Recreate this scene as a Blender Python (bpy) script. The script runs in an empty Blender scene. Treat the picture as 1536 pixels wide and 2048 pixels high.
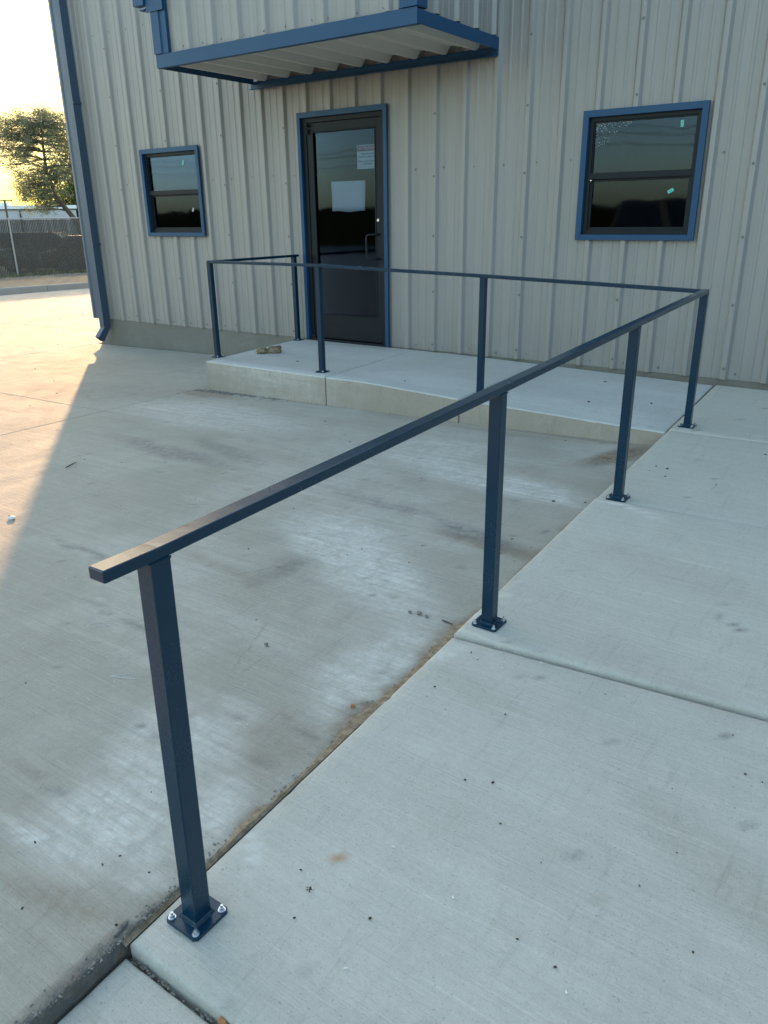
import bpy, bmesh, math, random
import numpy as np
from mathutils import Vector, Matrix
random.seed(7); RNG = np.random.default_rng(11)
SC = bpy.context.scene; COL = SC.collection
rad = math.radians
def V(*a): return Vector(a)

# ---------------------------------------------------------------- camera
YAW, PITCH, ROLL = -0.621043402, 0.366062229, -0.0136756494
CAM = V(8.97400599, -6.61671604, 1.26643974)
fw = V(math.sin(YAW)*math.cos(PITCH), math.cos(YAW)*math.cos(PITCH), -math.sin(PITCH))
r0 = V(math.cos(YAW), -math.sin(YAW), 0); u0 = r0.cross(fw)
cr, sr = math.cos(ROLL), math.sin(ROLL)
rt = r0*cr + u0*sr; up = u0*cr - r0*sr
cam = bpy.data.objects.new('camera', bpy.data.cameras.new('camera')); COL.objects.link(cam)
m = Matrix.Identity(4)
for i in range(3):
    m[i][0] = rt[i]; m[i][1] = up[i]; m[i][2] = -fw[i]; m[i][3] = CAM[i]
cam.matrix_world = m
cam.data.sensor_fit = 'VERTICAL'; cam.data.sensor_height = 36.0
cam.data.lens = 1545.98/2048*36; cam.data.clip_start = 0.05; cam.data.clip_end = 2000
SC.camera = cam

# ---------------------------------------------------------------- sky and sun
SUN_AZ, SUN_EL = -51.5, 9.8            # azimuth from +Y toward +X
SC.world = bpy.data.worlds.new('World'); SC.world.use_nodes = True
wn = SC.world.node_tree; bg = wn.nodes['Background']
sky = wn.nodes.new('ShaderNodeTexSky'); sky.sky_type = 'NISHITA'; sky.sun_disc = False
sky.sun_elevation = rad(SUN_EL); sky.sun_rotation = rad(SUN_AZ)
sky.altitude = 0; sky.air_density = 0.8; sky.dust_density = 1.5; sky.ozone_density = 1.5
hz = wn.nodes.new('ShaderNodeMix'); hz.data_type = 'RGBA'; hz.blend_type = 'MULTIPLY'; hz.inputs[0].default_value = 1
hz.inputs[7].default_value = (1.10, 1.0, .80, 1)        # slight dusty tint of the whole sky
wn.links.new(sky.outputs[0], hz.inputs[6])
# hazy yellow-white halo round the low sun: haze flattens the brightest part of the sky
sp_ = wn.nodes.new('ShaderNodeSeparateColor'); wn.links.new(hz.outputs[2], sp_.inputs[0])
ra_ = wn.nodes.new('ShaderNodeMath'); ra_.operation = 'DIVIDE'; wn.links.new(sp_.outputs[2], ra_.inputs[0]); wn.links.new(sp_.outputs[0], ra_.inputs[1])
mb_ = wn.nodes.new('ShaderNodeMapRange'); wn.links.new(ra_.outputs[0], mb_.inputs[0])
for i_, v_ in enumerate((.16, .31, .42, 1.25)): mb_.inputs[i_+1].default_value = v_
cc_ = wn.nodes.new('ShaderNodeCombineColor'); cc_.inputs[0].default_value = 3.6; cc_.inputs[1].default_value = 2.9; wn.links.new(mb_.outputs[0], cc_.inputs[2])
mf_ = wn.nodes.new('ShaderNodeMapRange'); mf_.interpolation_type = 'SMOOTHSTEP'; wn.links.new(sp_.outputs[0], mf_.inputs[0])
mf_.inputs[1].default_value = 4.; mf_.inputs[2].default_value = 22.
mh_ = wn.nodes.new('ShaderNodeMix'); mh_.data_type = 'RGBA'; wn.links.new(mf_.outputs[0], mh_.inputs[0])
wn.links.new(hz.outputs[2], mh_.inputs[6]); wn.links.new(cc_.outputs[0], mh_.inputs[7]); wn.links.new(mh_.outputs[2], bg.inputs[0]); bg.inputs[1].default_value = 0.15
sl = bpy.data.lights.new('sun', 'SUN'); sl.energy = 2.0; sl.angle = rad(0.8); sl.color = (1.0, 0.58, 0.28)
so = bpy.data.objects.new('sun', sl); COL.objects.link(so)
sd = V(math.sin(rad(SUN_AZ))*math.cos(rad(SUN_EL)), math.cos(rad(SUN_AZ))*math.cos(rad(SUN_EL)), math.sin(rad(SUN_EL)))
so.rotation_euler = sd.to_track_quat('Z', 'Y').to_euler(); so.location = (-20, 20, 20)
SC.view_settings.view_transform = 'Standard'; SC.view_settings.look = 'None'
SC.view_settings.gamma = 1; SC.view_settings.use_curve_mapping = False
SC.view_settings.exposure = 2.65
SC.render.engine = 'CYCLES'

# ---------------------------------------------------------------- materials
MATS = {}
class N:
    def __init__(s, name):
        s.m = bpy.data.materials.new(name); s.m.use_nodes = True; s.t = s.m.node_tree
        s.t.nodes.clear(); s.out = s.t.nodes.new('ShaderNodeOutputMaterial')
        s.coord = None; MATS[name] = s.m
    def n(s, ty, **k):
        nd = s.t.nodes.new('ShaderNode'+ty)
        for a, b in k.items(): setattr(nd, a, b)
        return nd
    def l(s, a, b): s.t.links.new(a, b)
    def val(s, sock, v):
        if hasattr(v, 'is_output') or hasattr(v, 'links'): s.l(v, sock)
        else: sock.default_value = v
    def co(s, scale=(1, 1, 1), rot=(0, 0, 0), kind='Object'):
        if kind == 'World':
            g = s.n('NewGeometry'); src = g.outputs['Position']
        else:
            g = s.n('TexCoord'); src = g.outputs[kind]
        mp = s.n('Mapping'); s.l(src, mp.inputs[0])
        mp.inputs['Scale'].default_value = scale; mp.inputs['Rotation'].default_value = rot
        return mp.outputs[0]
    def noise(s, co, scale, detail=4, rough=.55, dist=0):
        t = s.n('TexNoise'); s.l(co, t.inputs['Vector']); t.inputs['Scale'].default_value = scale
        t.inputs['Detail'].default_value = detail; t.inputs['Roughness'].default_value = rough
        t.inputs['Distortion'].default_value = dist; return t.outputs[0]
    def ramp(s, f, a, b, lo=0., hi=1.):
        r = s.n('MapRange'); s.l(f, r.inputs[0])
        r.inputs[1].default_value = a; r.inputs[2].default_value = b
        r.inputs[3].default_value = lo; r.inputs[4].default_value = hi; return r.outputs[0]
    def math(s, op, a, b=0.):
        q = s.n('Math', operation=op); s.val(q.inputs[0], a); s.val(q.inputs[1], b); return q.outputs[0]
    def mix(s, f, a, b, mode='MIX'):
        q = s.n('Mix', data_type='RGBA', blend_type=mode); s.val(q.inputs[0], f)
        for sk, v in ((q.inputs[6], a), (q.inputs[7], b)):
            if isinstance(v, tuple): sk.default_value = (*v[:3], 1)
            else: s.l(v, sk)
        return q.outputs[2]
    def bump(s, h, strength, dist=.01, nrm=None):
        b = s.n('Bump'); s.l(h, b.inputs['Height']); b.inputs['Strength'].default_value = strength
        b.inputs['Distance'].default_value = dist
        if nrm: s.l(nrm, b.inputs['Normal'])
        return b.outputs[0]
    def bsdf(s, col, rough=.5, nrm=None, metal=0., spec=.5, coat=0.):
        p = s.n('BsdfPrincipled')
        if isinstance(col, tuple): p.inputs['Base Color'].default_value = (*col, 1)
        else: s.l(col, p.inputs['Base Color'])
        s.val(p.inputs['Roughness'], rough); p.inputs['Metallic'].default_value = metal
        p.inputs['Specular IOR Level'].default_value = spec; p.inputs['Coat Weight'].default_value = coat
        if nrm: s.l(nrm, p.inputs['Normal'])
        s.l(p.outputs[0], s.out.inputs[0]); return p

def concrete(name, base, var, broom_rot, broom=.5, stain=True, dark=.8):
    k = N(name)
    W = k.co(kind='World')
    big = k.noise(W, .9, 5, .6, .4); mid = k.noise(W, 5., 6, .65, .3); fine = k.noise(W, 60., 5, .7)
    grain = k.noise(W, 320., 2, .6)
    B = k.co((2.5, 120, 20), (0, 0, broom_rot), 'World'); lines = k.noise(B, 1., 4, .65, .15)
    B2 = k.co((.9, 28, 20), (0, 0, broom_rot+.03), 'World'); lines2 = k.noise(B2, 1., 4, .7, .1)
    c = k.mix(k.ramp(big, .3, .7), base, var)
    c = k.mix(k.ramp(mid, .28, .75, .0, .35), c, tuple(x*.78 for x in base))
    c = k.mix(k.ramp(lines, .3, .7, .0, .42*broom+.08), c, tuple(x*.68 for x in base))
    c = k.mix(k.ramp(lines2, .45, .75, 0., .35*broom), c, tuple(min(1, x*1.3) for x in base))
    c = k.mix(k.ramp(fine, .3, .7, 0., .40), c, tuple(x*.72 for x in base))
    c = k.mix(k.ramp(grain, .56, .72, 0., .5), c, tuple(x*.55 for x in base))
    c = k.mix(k.ramp(grain, .28, .2, 0., .3), c, tuple(min(1, x*1.4) for x in base))
    scf = k.noise(k.co((30, 3.5, 5), (0, 0, broom_rot+.5), 'World'), 1., 5, .75, .5)
    c = k.mix(k.ramp(scf, .56, .70, 0., .42), c, tuple(x*.60 for x in base))
    scw = k.noise(k.co((2.6, 40, 5), (0, 0, broom_rot-.35), 'World'), 1., 5, .75, .6)
    c = k.mix(k.ramp(scw, .58, .72, 0., .42), c, tuple(min(1, x*1.35) for x in base))
    blot = k.noise(W, 2.1, 7, .72, .9)
    c = k.mix(k.ramp(blot, .50, .70, 0., .26), c, (base[0]*.70, base[1]*.71, base[2]*.66))
    pit = k.noise(W, 130., 3, .7, .2)
    c = k.mix(k.ramp(pit, .62, .68, 0., .6), c, tuple(x*.45 for x in base))
    if stain:
        at = k.n('Attribute', attribute_name='stain'); sp = k.n('SeparateColor'); k.l(at.outputs['Color'], sp.inputs[0])
        cloud = k.noise(W, 9., 6, .7, .8); cl2 = k.noise(W, 38., 5, .7, .3)
        def msk(ch, a, b, noi, lo, hi):
            return k.math('MULTIPLY', ch, k.ramp(noi, a, b, lo, hi))
        sc_ = k.math('MULTIPLY', k.ramp(cloud, .32, .58, .35, 1.), k.ramp(cl2, .3, .58, .45, 1.))
        streak = k.math('MULTIPLY', k.ramp(lines2, .35, .62, .5, 1.), k.ramp(lines, .3, .6, .6, 1.))
        d = k.math('MULTIPLY', sp.outputs[0], k.math('MULTIPLY', sc_, streak))
        c = k.mix(d, c, (.73, .715, .67))
        c = k.mix(msk(sp.outputs[1], .3, .6, cl2, .35, 1.), c, (.185, .125, .075))
        c = k.mix(msk(sp.outputs[2], .35, .6, k.noise(W, 22., 6, .75, .6), .25, 1.), c, (.115, .115, .11))
        c = k.mix(msk(at.outputs['Alpha'], .2, .5, cl2, .5, .8), c, (.42, .22, .10))
    h = k.math('ADD', k.math('MULTIPLY', lines, .7*broom), k.math('ADD', k.math('MULTIPLY', fine, .35), k.math('MULTIPLY', grain, .12)))
    h = k.math('ADD', h, k.math('MULTIPLY', lines2, .5*broom))
    nr = k.bump(h, 1., .007)
    k.bsdf(c, k.ramp(mid, .3, .7, .78, .95), nr, spec=.3)
    return k.m
concrete('lot_concrete', (.39, .36, .30), (.445, .42, .36), 0.06, .75)
concrete('walk_concrete', (.53, .50, .43), (.58, .555, .485), 0.10, .55)
concrete('landing_concrete', (.50, .49, .455), (.59, .58, .55), 0.05, .35)
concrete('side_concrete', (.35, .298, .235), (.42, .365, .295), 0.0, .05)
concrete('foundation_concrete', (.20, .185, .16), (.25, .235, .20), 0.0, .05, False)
concrete('kerb_concrete', (.30, .30, .285), (.36, .36, .34), 0.0, .1, False)

def painted(name, col, rough, wav=.0, dirt=.12, spec=.5, coat=0., objvar=0.):
    k = N(name); W = k.co(kind='Object')
    n1 = k.noise(k.co(kind='World'), 1.6, 4, .6); n2 = k.noise(k.co(kind='World'), 45., 4, .6)
    c = k.mix(k.ramp(n1, .3, .7, 0., dirt), col, tuple(x*.75+.02 for x in col))
    c = k.mix(k.ramp(n2, .6, .8, 0., dirt), c, tuple(x*.6+.05 for x in col))
    if objvar:
        oi = k.n('ObjectInfo'); c = k.mix(k.ramp(oi.outputs['Random'], 0, 1, 0., objvar), c, tuple(x*.86 for x in col))
    nr = None
    if wav:
        wv = k.noise(k.co((1.0, 1.0, .35), kind='World'), 3.2, 2, .5)
        nr = k.bump(wv, wav, .02)
    nr = k.bump(n2, .05, .001, nr)
    k.bsdf(c, k.ramp(n1, .3, .7, rough*.85, rough*1.15), nr, spec=spec, coat=coat); return k.m
# wall panel: light stone coloured steel with faint vertical dust streaks
def panelmat():
    k = N('wall_steel')
    st = k.noise(k.co((14, 14, .5), kind='World'), 1., 5, .65); bigv = k.noise(k.co(kind='World'), .7, 3, .5)
    oi = k.n('ObjectInfo')
    g = k.n('NewGeometry'); sx = k.n('SeparateXYZ'); k.l(g.outputs['Position'], sx.inputs[0])
    base = (.295, .28, .264)
    c = k.mix(k.ramp(st, .35, .7, 0., .38), base, (.225, .21, .18))
    c = k.mix(k.ramp(oi.outputs['Random'], 0, 1, 0., .25), c, (.245, .232, .205))
    lo = k.math('MULTIPLY', k.ramp(sx.outputs[2], .45, .0, 0., 1.), k.ramp(k.noise(k.co((9, 9, 3), kind='World'), 1., 4, .6), .35, .65, 0., .4))
    c = k.mix(lo, c, (.20, .18, .15))
    wv = k.noise(k.co((1, 1, .3), kind='World'), 2.6, 2, .5)
    k.bsdf(c, k.ramp(st, .3, .7, .34, .46), k.bump(wv, .22, .02), spec=.5)
panelmat()
painted('blue_trim', (.006, .056, .13), .45, .1, .12, .35)

def railmat():
    k = N('rail_paint'); W = k.co(kind='World')
    n1 = k.noise(W, 3., 5, .65); sc_ = k.noise(k.co((40, 40, 6), (.3, .2, 0), 'World'), 1., 5, .75, .4); dst = k.noise(W, 160., 4, .7)
    g_ = k.n('NewGeometry'); sx_ = k.n('SeparateXYZ'); k.l(g_.outputs['Normal'], sx_.inputs[0])
    col = k.mix(k.ramp(n1, .35, .7, 0., .5), (.0004, .024, .050), (.0010, .030, .059))
    dustf = k.math('MULTIPLY', k.ramp(dst, .45, .75, 0., .06), k.ramp(n1, .45, .7, .15, 1.))
    col = k.mix(dustf, col, (.16, .17, .17)); col = k.mix(k.ramp(sc_, .72, .78, 0., .22), col, (.10, .12, .13))
    pl = k.noise(W, 38., 2, .5)
    k.bsdf(col, k.math('ADD', k.ramp(n1, .3, .7, .17, .28), k.math('MULTIPLY', dustf, 1.2)), k.bump(pl, .10, .003, k.bump(dst, .04, .001)), spec=.4)
railmat()
painted('downspout_paint', (.042, .075, .12), .4, .1, .2)
painted('black_frame', (.008, .0125, .017), .42, 0, .03, .2)
painted('screw_paint', (.13, .13, .13), .4)
painted('soffit_steel', (.60, .565, .49), .5, .15, .3)
painted('zinc', (.62, .64, .66), .25); MATS['zinc'].node_tree.nodes
for nd in MATS['zinc'].node_tree.nodes:
    if nd.type == 'BSDF_PRINCIPLED': nd.inputs['Metallic'].default_value = .9
painted('paper', (.74, .76, .80), .7, 0, .05)
painted('notice_paper', (.72, .72, .72), .7, 0, .05)
painted('notice_red', (.42, .16, .18), .6, 0, .1)
painted('ink', (.06, .06, .06), .6)
painted('green_sticker', (.12, .62, .50), .45, 0, .05)
painted('pale_sticker', (.40, .42, .42), .45, 0, .05)
painted('chalk', (.47, .47, .45), .95, 0, .3)
painted('dark_interior', (.035, .035, .035), .9, 0, .2)
painted('far_wall', (.42, .43, .46), .6)
painted('far_roof', (.75, .76, .78), .5)
painted('galvanised', (.34, .34, .33), .4, 0, .2)
painted('slat_plastic', (.045, .043, .034), .6, 0, .3)
painted('wire', (.05, .05, .05), .6)
painted('wood_pole', (.12, .09, .06), .85, 0, .3)
painted('car_dark', (.035, .037, .04), .3, 0, .05, .3, .0)
painted('car_red', (.07, .03, .025), .4, 0, .05, .3, .0)
painted('rubber', (.02, .02, .02), .8)
painted('alloy', (.12, .12, .125), .4)
painted('lamp_glass', (.6, .6, .58), .15)
painted('bark', (.085, .065, .045), .9, 0, .3)
painted('white_chip', (.72, .72, .68), .8)
painted('droplet', (.55, .58, .58), .15)
def rocky(name, a, b, sc):
    k = N(name); n1 = k.noise(k.co(kind='Object'), sc, 6, .7); c = k.mix(k.ramp(n1, .35, .65), a, b)
    k.bsdf(c, .93, k.bump(n1, .8, .01), spec=.2)
rocky('dirt', (.17, .12, .075), (.34, .27, .19), 45)
rocky('grit', (.12, .11, .095), (.30, .28, .25), 40)
rocky('clod', (.045, .035, .028), (.12, .09, .07), 90)
rocky('chunk', (.13, .095, .06), (.33, .26, .17), 22)
rocky('brick', (.36, .15, .06), (.47, .24, .11), 70)
rocky('gravel', (.22, .17, .13), (.42, .36, .30), 9)
rocky('soil', (.16, .13, .09), (.25, .21, .15), 4)
rocky('ground', (.17, .16, .12), (.26, .24, .19), .3)
def leafmat(name, a, b):
    k = N(name); g = k.n('ObjectInfo'); nn = k.noise(k.co(kind='World'), 2.2, 3)
    c = k.mix(k.ramp(nn, .35, .65), a, b)
    d = k.n('BsdfDiffuse'); k.l(c, d.inputs[0]); t = k.n('BsdfTranslucent'); k.l(c, t.inputs[0])
    mx = k.n('MixShader'); mx.inputs[0].default_value = .45; k.l(d.outputs[0], mx.inputs[1]); k.l(t.outputs[0], mx.inputs[2])
    k.l(mx.outputs[0], k.out.inputs[0])
leafmat('leaf_pale', (.17, .185, .11), (.27, .28, .18))
leafmat('leaf_dark', (.018, .024, .012), (.03, .034, .02))
leafmat('leaf_green', (.05, .085, .025), (.09, .12, .04))
def glassmat(name, tint, boost):
    k = N(name); fr = k.n('Fresnel'); fr.inputs[0].default_value = 1.5
    nz = k.noise(k.co(kind='World'), 3.5, 2, .5); b = k.bump(nz, .05, .01)
    k.l(b, fr.inputs[1])
    gl = k.n('BsdfGlossy'); gl.inputs['Roughness'].default_value = .03; k.l(b, gl.inputs['Normal'])
    gl.inputs['Color'].default_value = (.50, .70, 1, 1)
    tr = k.n('BsdfTransparent'); tr.inputs[0].default_value = (*tint, 1)
    mx = k.n('MixShader'); k.l(k.math('MINIMUM', k.math('MULTIPLY', fr.outputs[0], boost), 1.), mx.inputs[0])
    k.l(tr.outputs[0], mx.inputs[1]); k.l(gl.outputs[0], mx.inputs[2]); k.l(mx.outputs[0], k.out.inputs[0])
glassmat('glass', (.5, .55, .56), .85)
glassmat('door_glass', (.66, .71, .75), .42)
glassmat('screened_glass', (.25, .27, .28), .9)
glassmat('car_glass', (.1, .11, .12), .6)

# ---------------------------------------------------------------- helpers
class MB:
    def __init__(s): s.v = []; s.f = []; s.mi = []; s.cur = 0
    def add(s, vs, fs):
        o = len(s.v); s.v += [tuple(p) for p in vs]; s.f += [tuple(i+o for i in f) for f in fs]; s.mi += [s.cur]*len(fs)
    def box(s, x0, x1, y0, y1, z0, z1, M=None):
        p = [V(x, y, z) for z in (z0, z1) for y in (y0, y1) for x in (x0, x1)]
        if M: p = [M @ q for q in p]
        s.add(p, [(0, 2, 3, 1), (4, 5, 7, 6), (0, 1, 5, 4), (2, 6, 7, 3), (0, 4, 6, 2), (1, 3, 7, 5)])
    def tube(s, pts, r, n=6, cap=True):
        rings = []; L = len(pts)
        for i, p in enumerate(pts):
            p = Vector(p); d = (Vector(pts[min(i+1, L-1)])-Vector(pts[max(i-1, 0)])).normalized()
            a = d.orthogonal().normalized() if i == 0 else (s._a - d*s._a.dot(d)).normalized()
            s._a = a; b = d.cross(a); rr = r[i] if isinstance(r, (list, tuple)) else r
            rings.append([p+(a*math.cos(t)+b*math.sin(t))*rr for t in [2*math.pi*k/n for k in range(n)]])
        vs = [q for R_ in rings for q in R_]; fs = []
        for i in range(L-1):
            for k in range(n): fs.append((i*n+k, i*n+(k+1) % n, (i+1)*n+(k+1) % n, (i+1)*n+k))
        if cap: fs += [tuple(range(n))[::-1], tuple((L-1)*n+k for k in range(n))]
        s.add(vs, fs)
    def prism(s, loop, axis, a, b):
        """loop: list of 2d points; axis 0/1/2 is the extrusion direction"""
        def mk(p, t):
            return {0: (t, p[0], p[1]), 1: (p[0], t, p[1]), 2: (p[0], p[1], t)}[axis]
        n = len(loop); vs = [mk(p, a) for p in loop]+[mk(p, b) for p in loop]
        fs = [(i, (i+1) % n, (i+1) % n+n, i+n) for i in range(n)]+[tuple(range(n))[::-1], tuple(range(n, 2*n))]
        s.add(vs, fs)
    def mesh(s, name, mats):
        me = bpy.data.meshes.new(name); me.from_pydata(s.v, [], s.f)
        for mm in (mats if isinstance(mats, (list, tuple)) else [mats]): me.materials.append(MATS[mm])
        me.polygons.foreach_set('material_index', s.mi)
        bm = bmesh.new(); bm.from_mesh(me); bmesh.ops.recalc_face_normals(bm, faces=bm.faces[:]); bm.to_mesh(me); bm.free()
        return me
    def build(s, name, mats, parent=None, bevel=0., smooth=False, **k):
        return link(name, s.mesh(name, mats), parent, bevel, smooth, **k)
def link(name, me, parent=None, bevel=0., smooth=False, label=None, cat=None, group=None, kind=None, loc=None):
    o = bpy.data.objects.new(name, me); COL.objects.link(o)
    if parent: o.parent = parent; 
    if loc: o.location = loc
    if bevel:
        b = o.modifiers.new('bevel', 'BEVEL'); b.width = bevel; b.segments = 2; b.limit_method = 'ANGLE'; b.angle_limit = rad(40)
    if smooth and me:
        me.shade_smooth()
        if smooth != True: me.set_sharp_from_angle(angle=rad(smooth))
    tag(o, label, cat, group, kind); return o
def tag(o, label=None, cat=None, group=None, kind=None):
    for a, b in (('label', label), ('category', cat), ('group', group), ('kind', kind)):
        if b: o[a] = b
def empty(name, loc=(0, 0, 0), **k):
    o = bpy.data.objects.new(name, None); COL.objects.link(o); o.location = loc; o.empty_display_size = .1; tag(o, **k); return o
def BOX(name, mat, parent, x0, x1, y0, y1, z0, z1, bevel=0., **k):
    q = MB(); q.box(x0, x1, y0, y1, z0, z1); return q.build(name, mat, parent, bevel, **k)
def rock(r, sub=1, jit=.3, sq=(1, 1, .7), seed=0):
    bm = bmesh.new(); bmesh.ops.create_icosphere(bm, subdivisions=sub, radius=1); rnd = random.Random(seed)
    for v in bm.verts:
        f = 1+rnd.uniform(-jit, jit); v.co = Vector((v.co.x*r*sq[0]*f, v.co.y*r*sq[1]*f, v.co.z*r*sq[2]*f))
    vs = [tuple(v.co) for v in bm.verts]; fs = [tuple(v.index for v in f.verts) for f in bm.faces]; bm.free(); return vs, fs
# numpy value noise
_G = RNG.random((257, 257))
def vnoise(x, y):
    xi = np.floor(x).astype(int); yi = np.floor(y).astype(int); fx = x-xi; fy = y-yi
    fx = fx*fx*(3-2*fx); fy = fy*fy*(3-2*fy); a = xi & 255; b = yi & 255
    return (_G[a, b]*(1-fx)+_G[a+1, b]*fx)*(1-fy)+(_G[a, b+1]*(1-fx)+_G[a+1, b+1]*fx)*fy
def fbm(x, y, o=4):
    t = 0; a = .5; w = 0
    for k in range(o): t = t+a*vnoise(x*2**k+17*k, y*2**k+31*k); w += a; a *= .5
    return t/w

# ---------------------------------------------------------------- surface heights
def lotz(x, y=0): return -0.338+0.0185*x
def landz(x, y):
    s = np.clip((x-5.2)/2.4, 0, None); return -0.005-s*0.045-s*np.abs(y)*0.03
YS = [0, 1.5, 2.87, 4.43, 5.95, 9, 30]; ZS = [-.048, -.088, -.120, -.167, -.203, -.215, -.3]
def walkz(x, y): return np.interp(-np.asarray(y, float), YS, ZS)
def edge_x(y): return 7.56-0.0387*y       # left edge line of the sidewalk

LOT_ST = [('D',6.964,-4.005,.633,-.323,.115,-.362,.8),('D',6.686,-3.961,.515,-.215,.038,-.192,.5),('D',7.58,-4.736,.047,.324,-.172,.052,.6),('D',7.60,-4.939,-.019,.286,-.112,.034,.45),('D',7.366,-5.448,-.024,.291,-.251,.013,.65),('D',7.483,-5.714,.07,.232,-.232,.008,.7),('D',7.664,-5.55,-.029,.122,-.088,.01,.7),('D',7.371,-5.873,.209,.041,-.121,.004,.5),('D',6.953,-2.705,.602,.042,-.418,.239,.7),('D',7.349,-2.736,.281,-.118,-.193,.15,.6),('D',6.297,-2.329,.516,.023,-.091,-.456,.5),('D',4.147,-2.335,1.034,.183,-.537,.375,.55),('D',7.503,-4.288,.17,-.016,-.122,.001,.8),('D',7.699,-5.807,.016,.047,-.065,-.007,.5),('D',5.965,-3.285,.728,.011,-.401,.259,.25),('D',6.896,-4.796,.433,.005,-.218,.122,.25),
 ('K',4.681,-3.251,.703,-.01,-.32,.127,.5),('K',5.861,-4.685,.42,-.065,-.218,.01,.5),('K',6.573,-5.001,.294,.002,-.216,.017,.5),('K',7.173,-5.733,.166,.013,-.109,.006,.5),('K',7.299,-3.511,.242,.001,-.21,.114,.65),('K',6.759,-4.329,.005,.201,-.077,.017,.5),('K',6.692,-3.37,.397,-.027,-.194,.079,.45),('K',7.613,-5.171,.083,-.004,-.06,.021,.5),('K',7.637,-5.35,.066,-.009,-.049,.02,.5),('K',5.057,-3.036,.39,-.057,-.266,.155,.4),
 ('B',7.421,-3.584,.249,.015,-.26,.067,.6),('B',6.979,-4.314,.263,-.06,-.296,.068,.3),('B',7.559,-5.954,.162,.059,-.129,.003,.35),('B',7.595,-5.241,.05,.151,-.159,.079,.3),('B',6.465,-4.447,.397,-.057,-.284,.102,.25),('B',7.428,-1.821,.118,.345,-.131,-.007,1.),('B',6.221,-1.66,.9,-.02,.0,.09,.35),('B',3.5,-1.75,.45,.0,.0,.12,.6),
 ('B',1.5,-1.2,1.6,.3,-.2,.6,.18),('K',2.3,-2.2,1.1,.2,-.2,.5,.25),('D',2.6,-1.0,1.3,.1,-.2,.5,.25),('K',1.0,-4.4,1.0,.2,-.2,.6,.2)]
WALK_ST = [('D',7.86,-5.856,.127,-.001,-.098,-.003,.6),('D',7.85,-5.61,.063,-.069,-.034,.009,1.),('D',7.764,-4.312,.128,-.046,-.029,-.062,.7),('D',7.772,-4.123,.05,-.075,-.025,.026,1.),('D',7.854,-2.979,.165,-.05,-.108,.013,1.),('D',7.763,-4.599,.056,.113,-.046,.008,.6),('D',7.821,-5.986,.098,.013,-.055,-.009,.8),
 ('B',7.979,-4.738,.168,.016,-.139,.078,.14),('B',8.409,-4.326,.312,-.021,-.12,.103,.12),('B',8.81,-5.039,.16,-.19,-.25,.08,.22),('B',8.597,-5.417,.247,.034,-.159,-.034,.14),('B',8.268,-3.56,.36,-.026,-.163,.185,.12),('B',8.571,-5.266,.024,-.001,-.019,.003,.6),('B',7.75,-6.103,.139,.019,-.054,-.011,.3),
 ('K',8.816,-4.858,.024,-.004,-.015,.011,.8),('K',8.574,-3.883,.038,-.017,-.023,.027,.7),('K',8.022,-5.288,.014,-.004,-.012,.005,.9),('K',7.648,-2.388,.034,-.178,-.027,.036,.2),
 ('R',8.015,-5.5,.014,.004,-.012,.010,1.),('R',7.974,-5.487,.011,.002,-.008,.005,.5),('R',7.881,-4.515,.018,0,-.013,.006,.5),('D',8.3,-5.6,.5,.1,-.2,.25,.22),('D',8.2,-5.0,.3,.05,-.1,.2,.15)]
LAND_ST = [('D',4.2,-1.52,1.0,0,0,.10,.6),('D',5.6,-1.2,.7,0,0,.25,.35),('D',6.8,-1.3,.9,0,0,.22,.5),('D',4.1,-.6,.7,0,0,.25,.3),('D',6.9,-.5,.6,0,0,.2,.3),('B',4.0,-.12,.5,0,0,.08,.35)]
LOT_ST = [t[:7]+(min(1., t[7]*1.1),) if t[0] == 'D' else t for t in LOT_ST]
CH = {'D': 0, 'B': 1, 'K': 2, 'R': 3}
def stain_at(x, y, lst, edge=None):
    s = np.zeros((len(x), 4)); wx = (fbm(x*6, y*6)-.5)*.10; wy = (fbm(x*6+50, y*6+50)-.5)*.10
    big = fbm(x*2.2+9, y*2.2+3)
    for k, cx, cy, ax, ay, bx, by, st in lst:
        det = ax*by-ay*bx
        if abs(det) < 1e-7: continue
        sc = min(1., math.hypot(ax, ay)*4)
        dx = x-cx+wx*sc; dy = y-cy+wy*sc
        a = (dx*by-dy*bx)/det; b = (ax*dy-ay*dx)/det; r = np.sqrt(a*a+b*b)
        w = np.clip((1.25-r)/(.45 if k == 'R' else .8), 0, 1); w = w*w*(3-2*w)*st
        s[:, CH[k]] = np.maximum(s[:, CH[k]], w) if k != 'D' else 1-(1-s[:, 0])*(1-w)
    if edge == 'lot':
        d = edge_x(y)-x; nn = fbm(y*5+3, x*0+7.7, 4)
        wid = .006+.15*np.clip(nn-.36, 0, 1)*np.interp(-y, [1.5, 2.6, 3.1, 3.6, 5.3, 5.8, 6.3], [2.2, .7, 1.6, 1.8, 1.8, 1., .6])
        s[:, 1] = np.maximum(s[:, 1], np.clip(1.4-d/np.maximum(wid, .004), 0, 1)*.95)
        nk = np.interp(-y, [5.75, 5.95], [0, 1])*np.clip(1.6-d/(.022+.06*np.clip(fbm(y*14, x*14)-.3, 0, 1)), 0, 1)
        s[:, 2] = np.maximum(s[:, 2], nk)
        nb = np.clip(1-(-1.58-y)/.03, 0, 1)*np.clip((x-3.2)*10, 0, 1)*(y < -1.5)
        s[:, 1] = np.maximum(s[:, 1], nb*.5)
        # white dust haze over the whole apron near the ramp
        s[:, 0] = np.maximum(s[:, 0], .30*np.clip((big-.45)*4, 0, 1)*np.clip((x-3)/3, 0, 1))
    if edge == 'lot' or edge == 'walk':
        s[:, 2] = np.maximum(s[:, 2], .6*np.clip((fbm(x*26+5, y*26+9, 3)-.80)*14, 0, 1))
    return s

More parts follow.
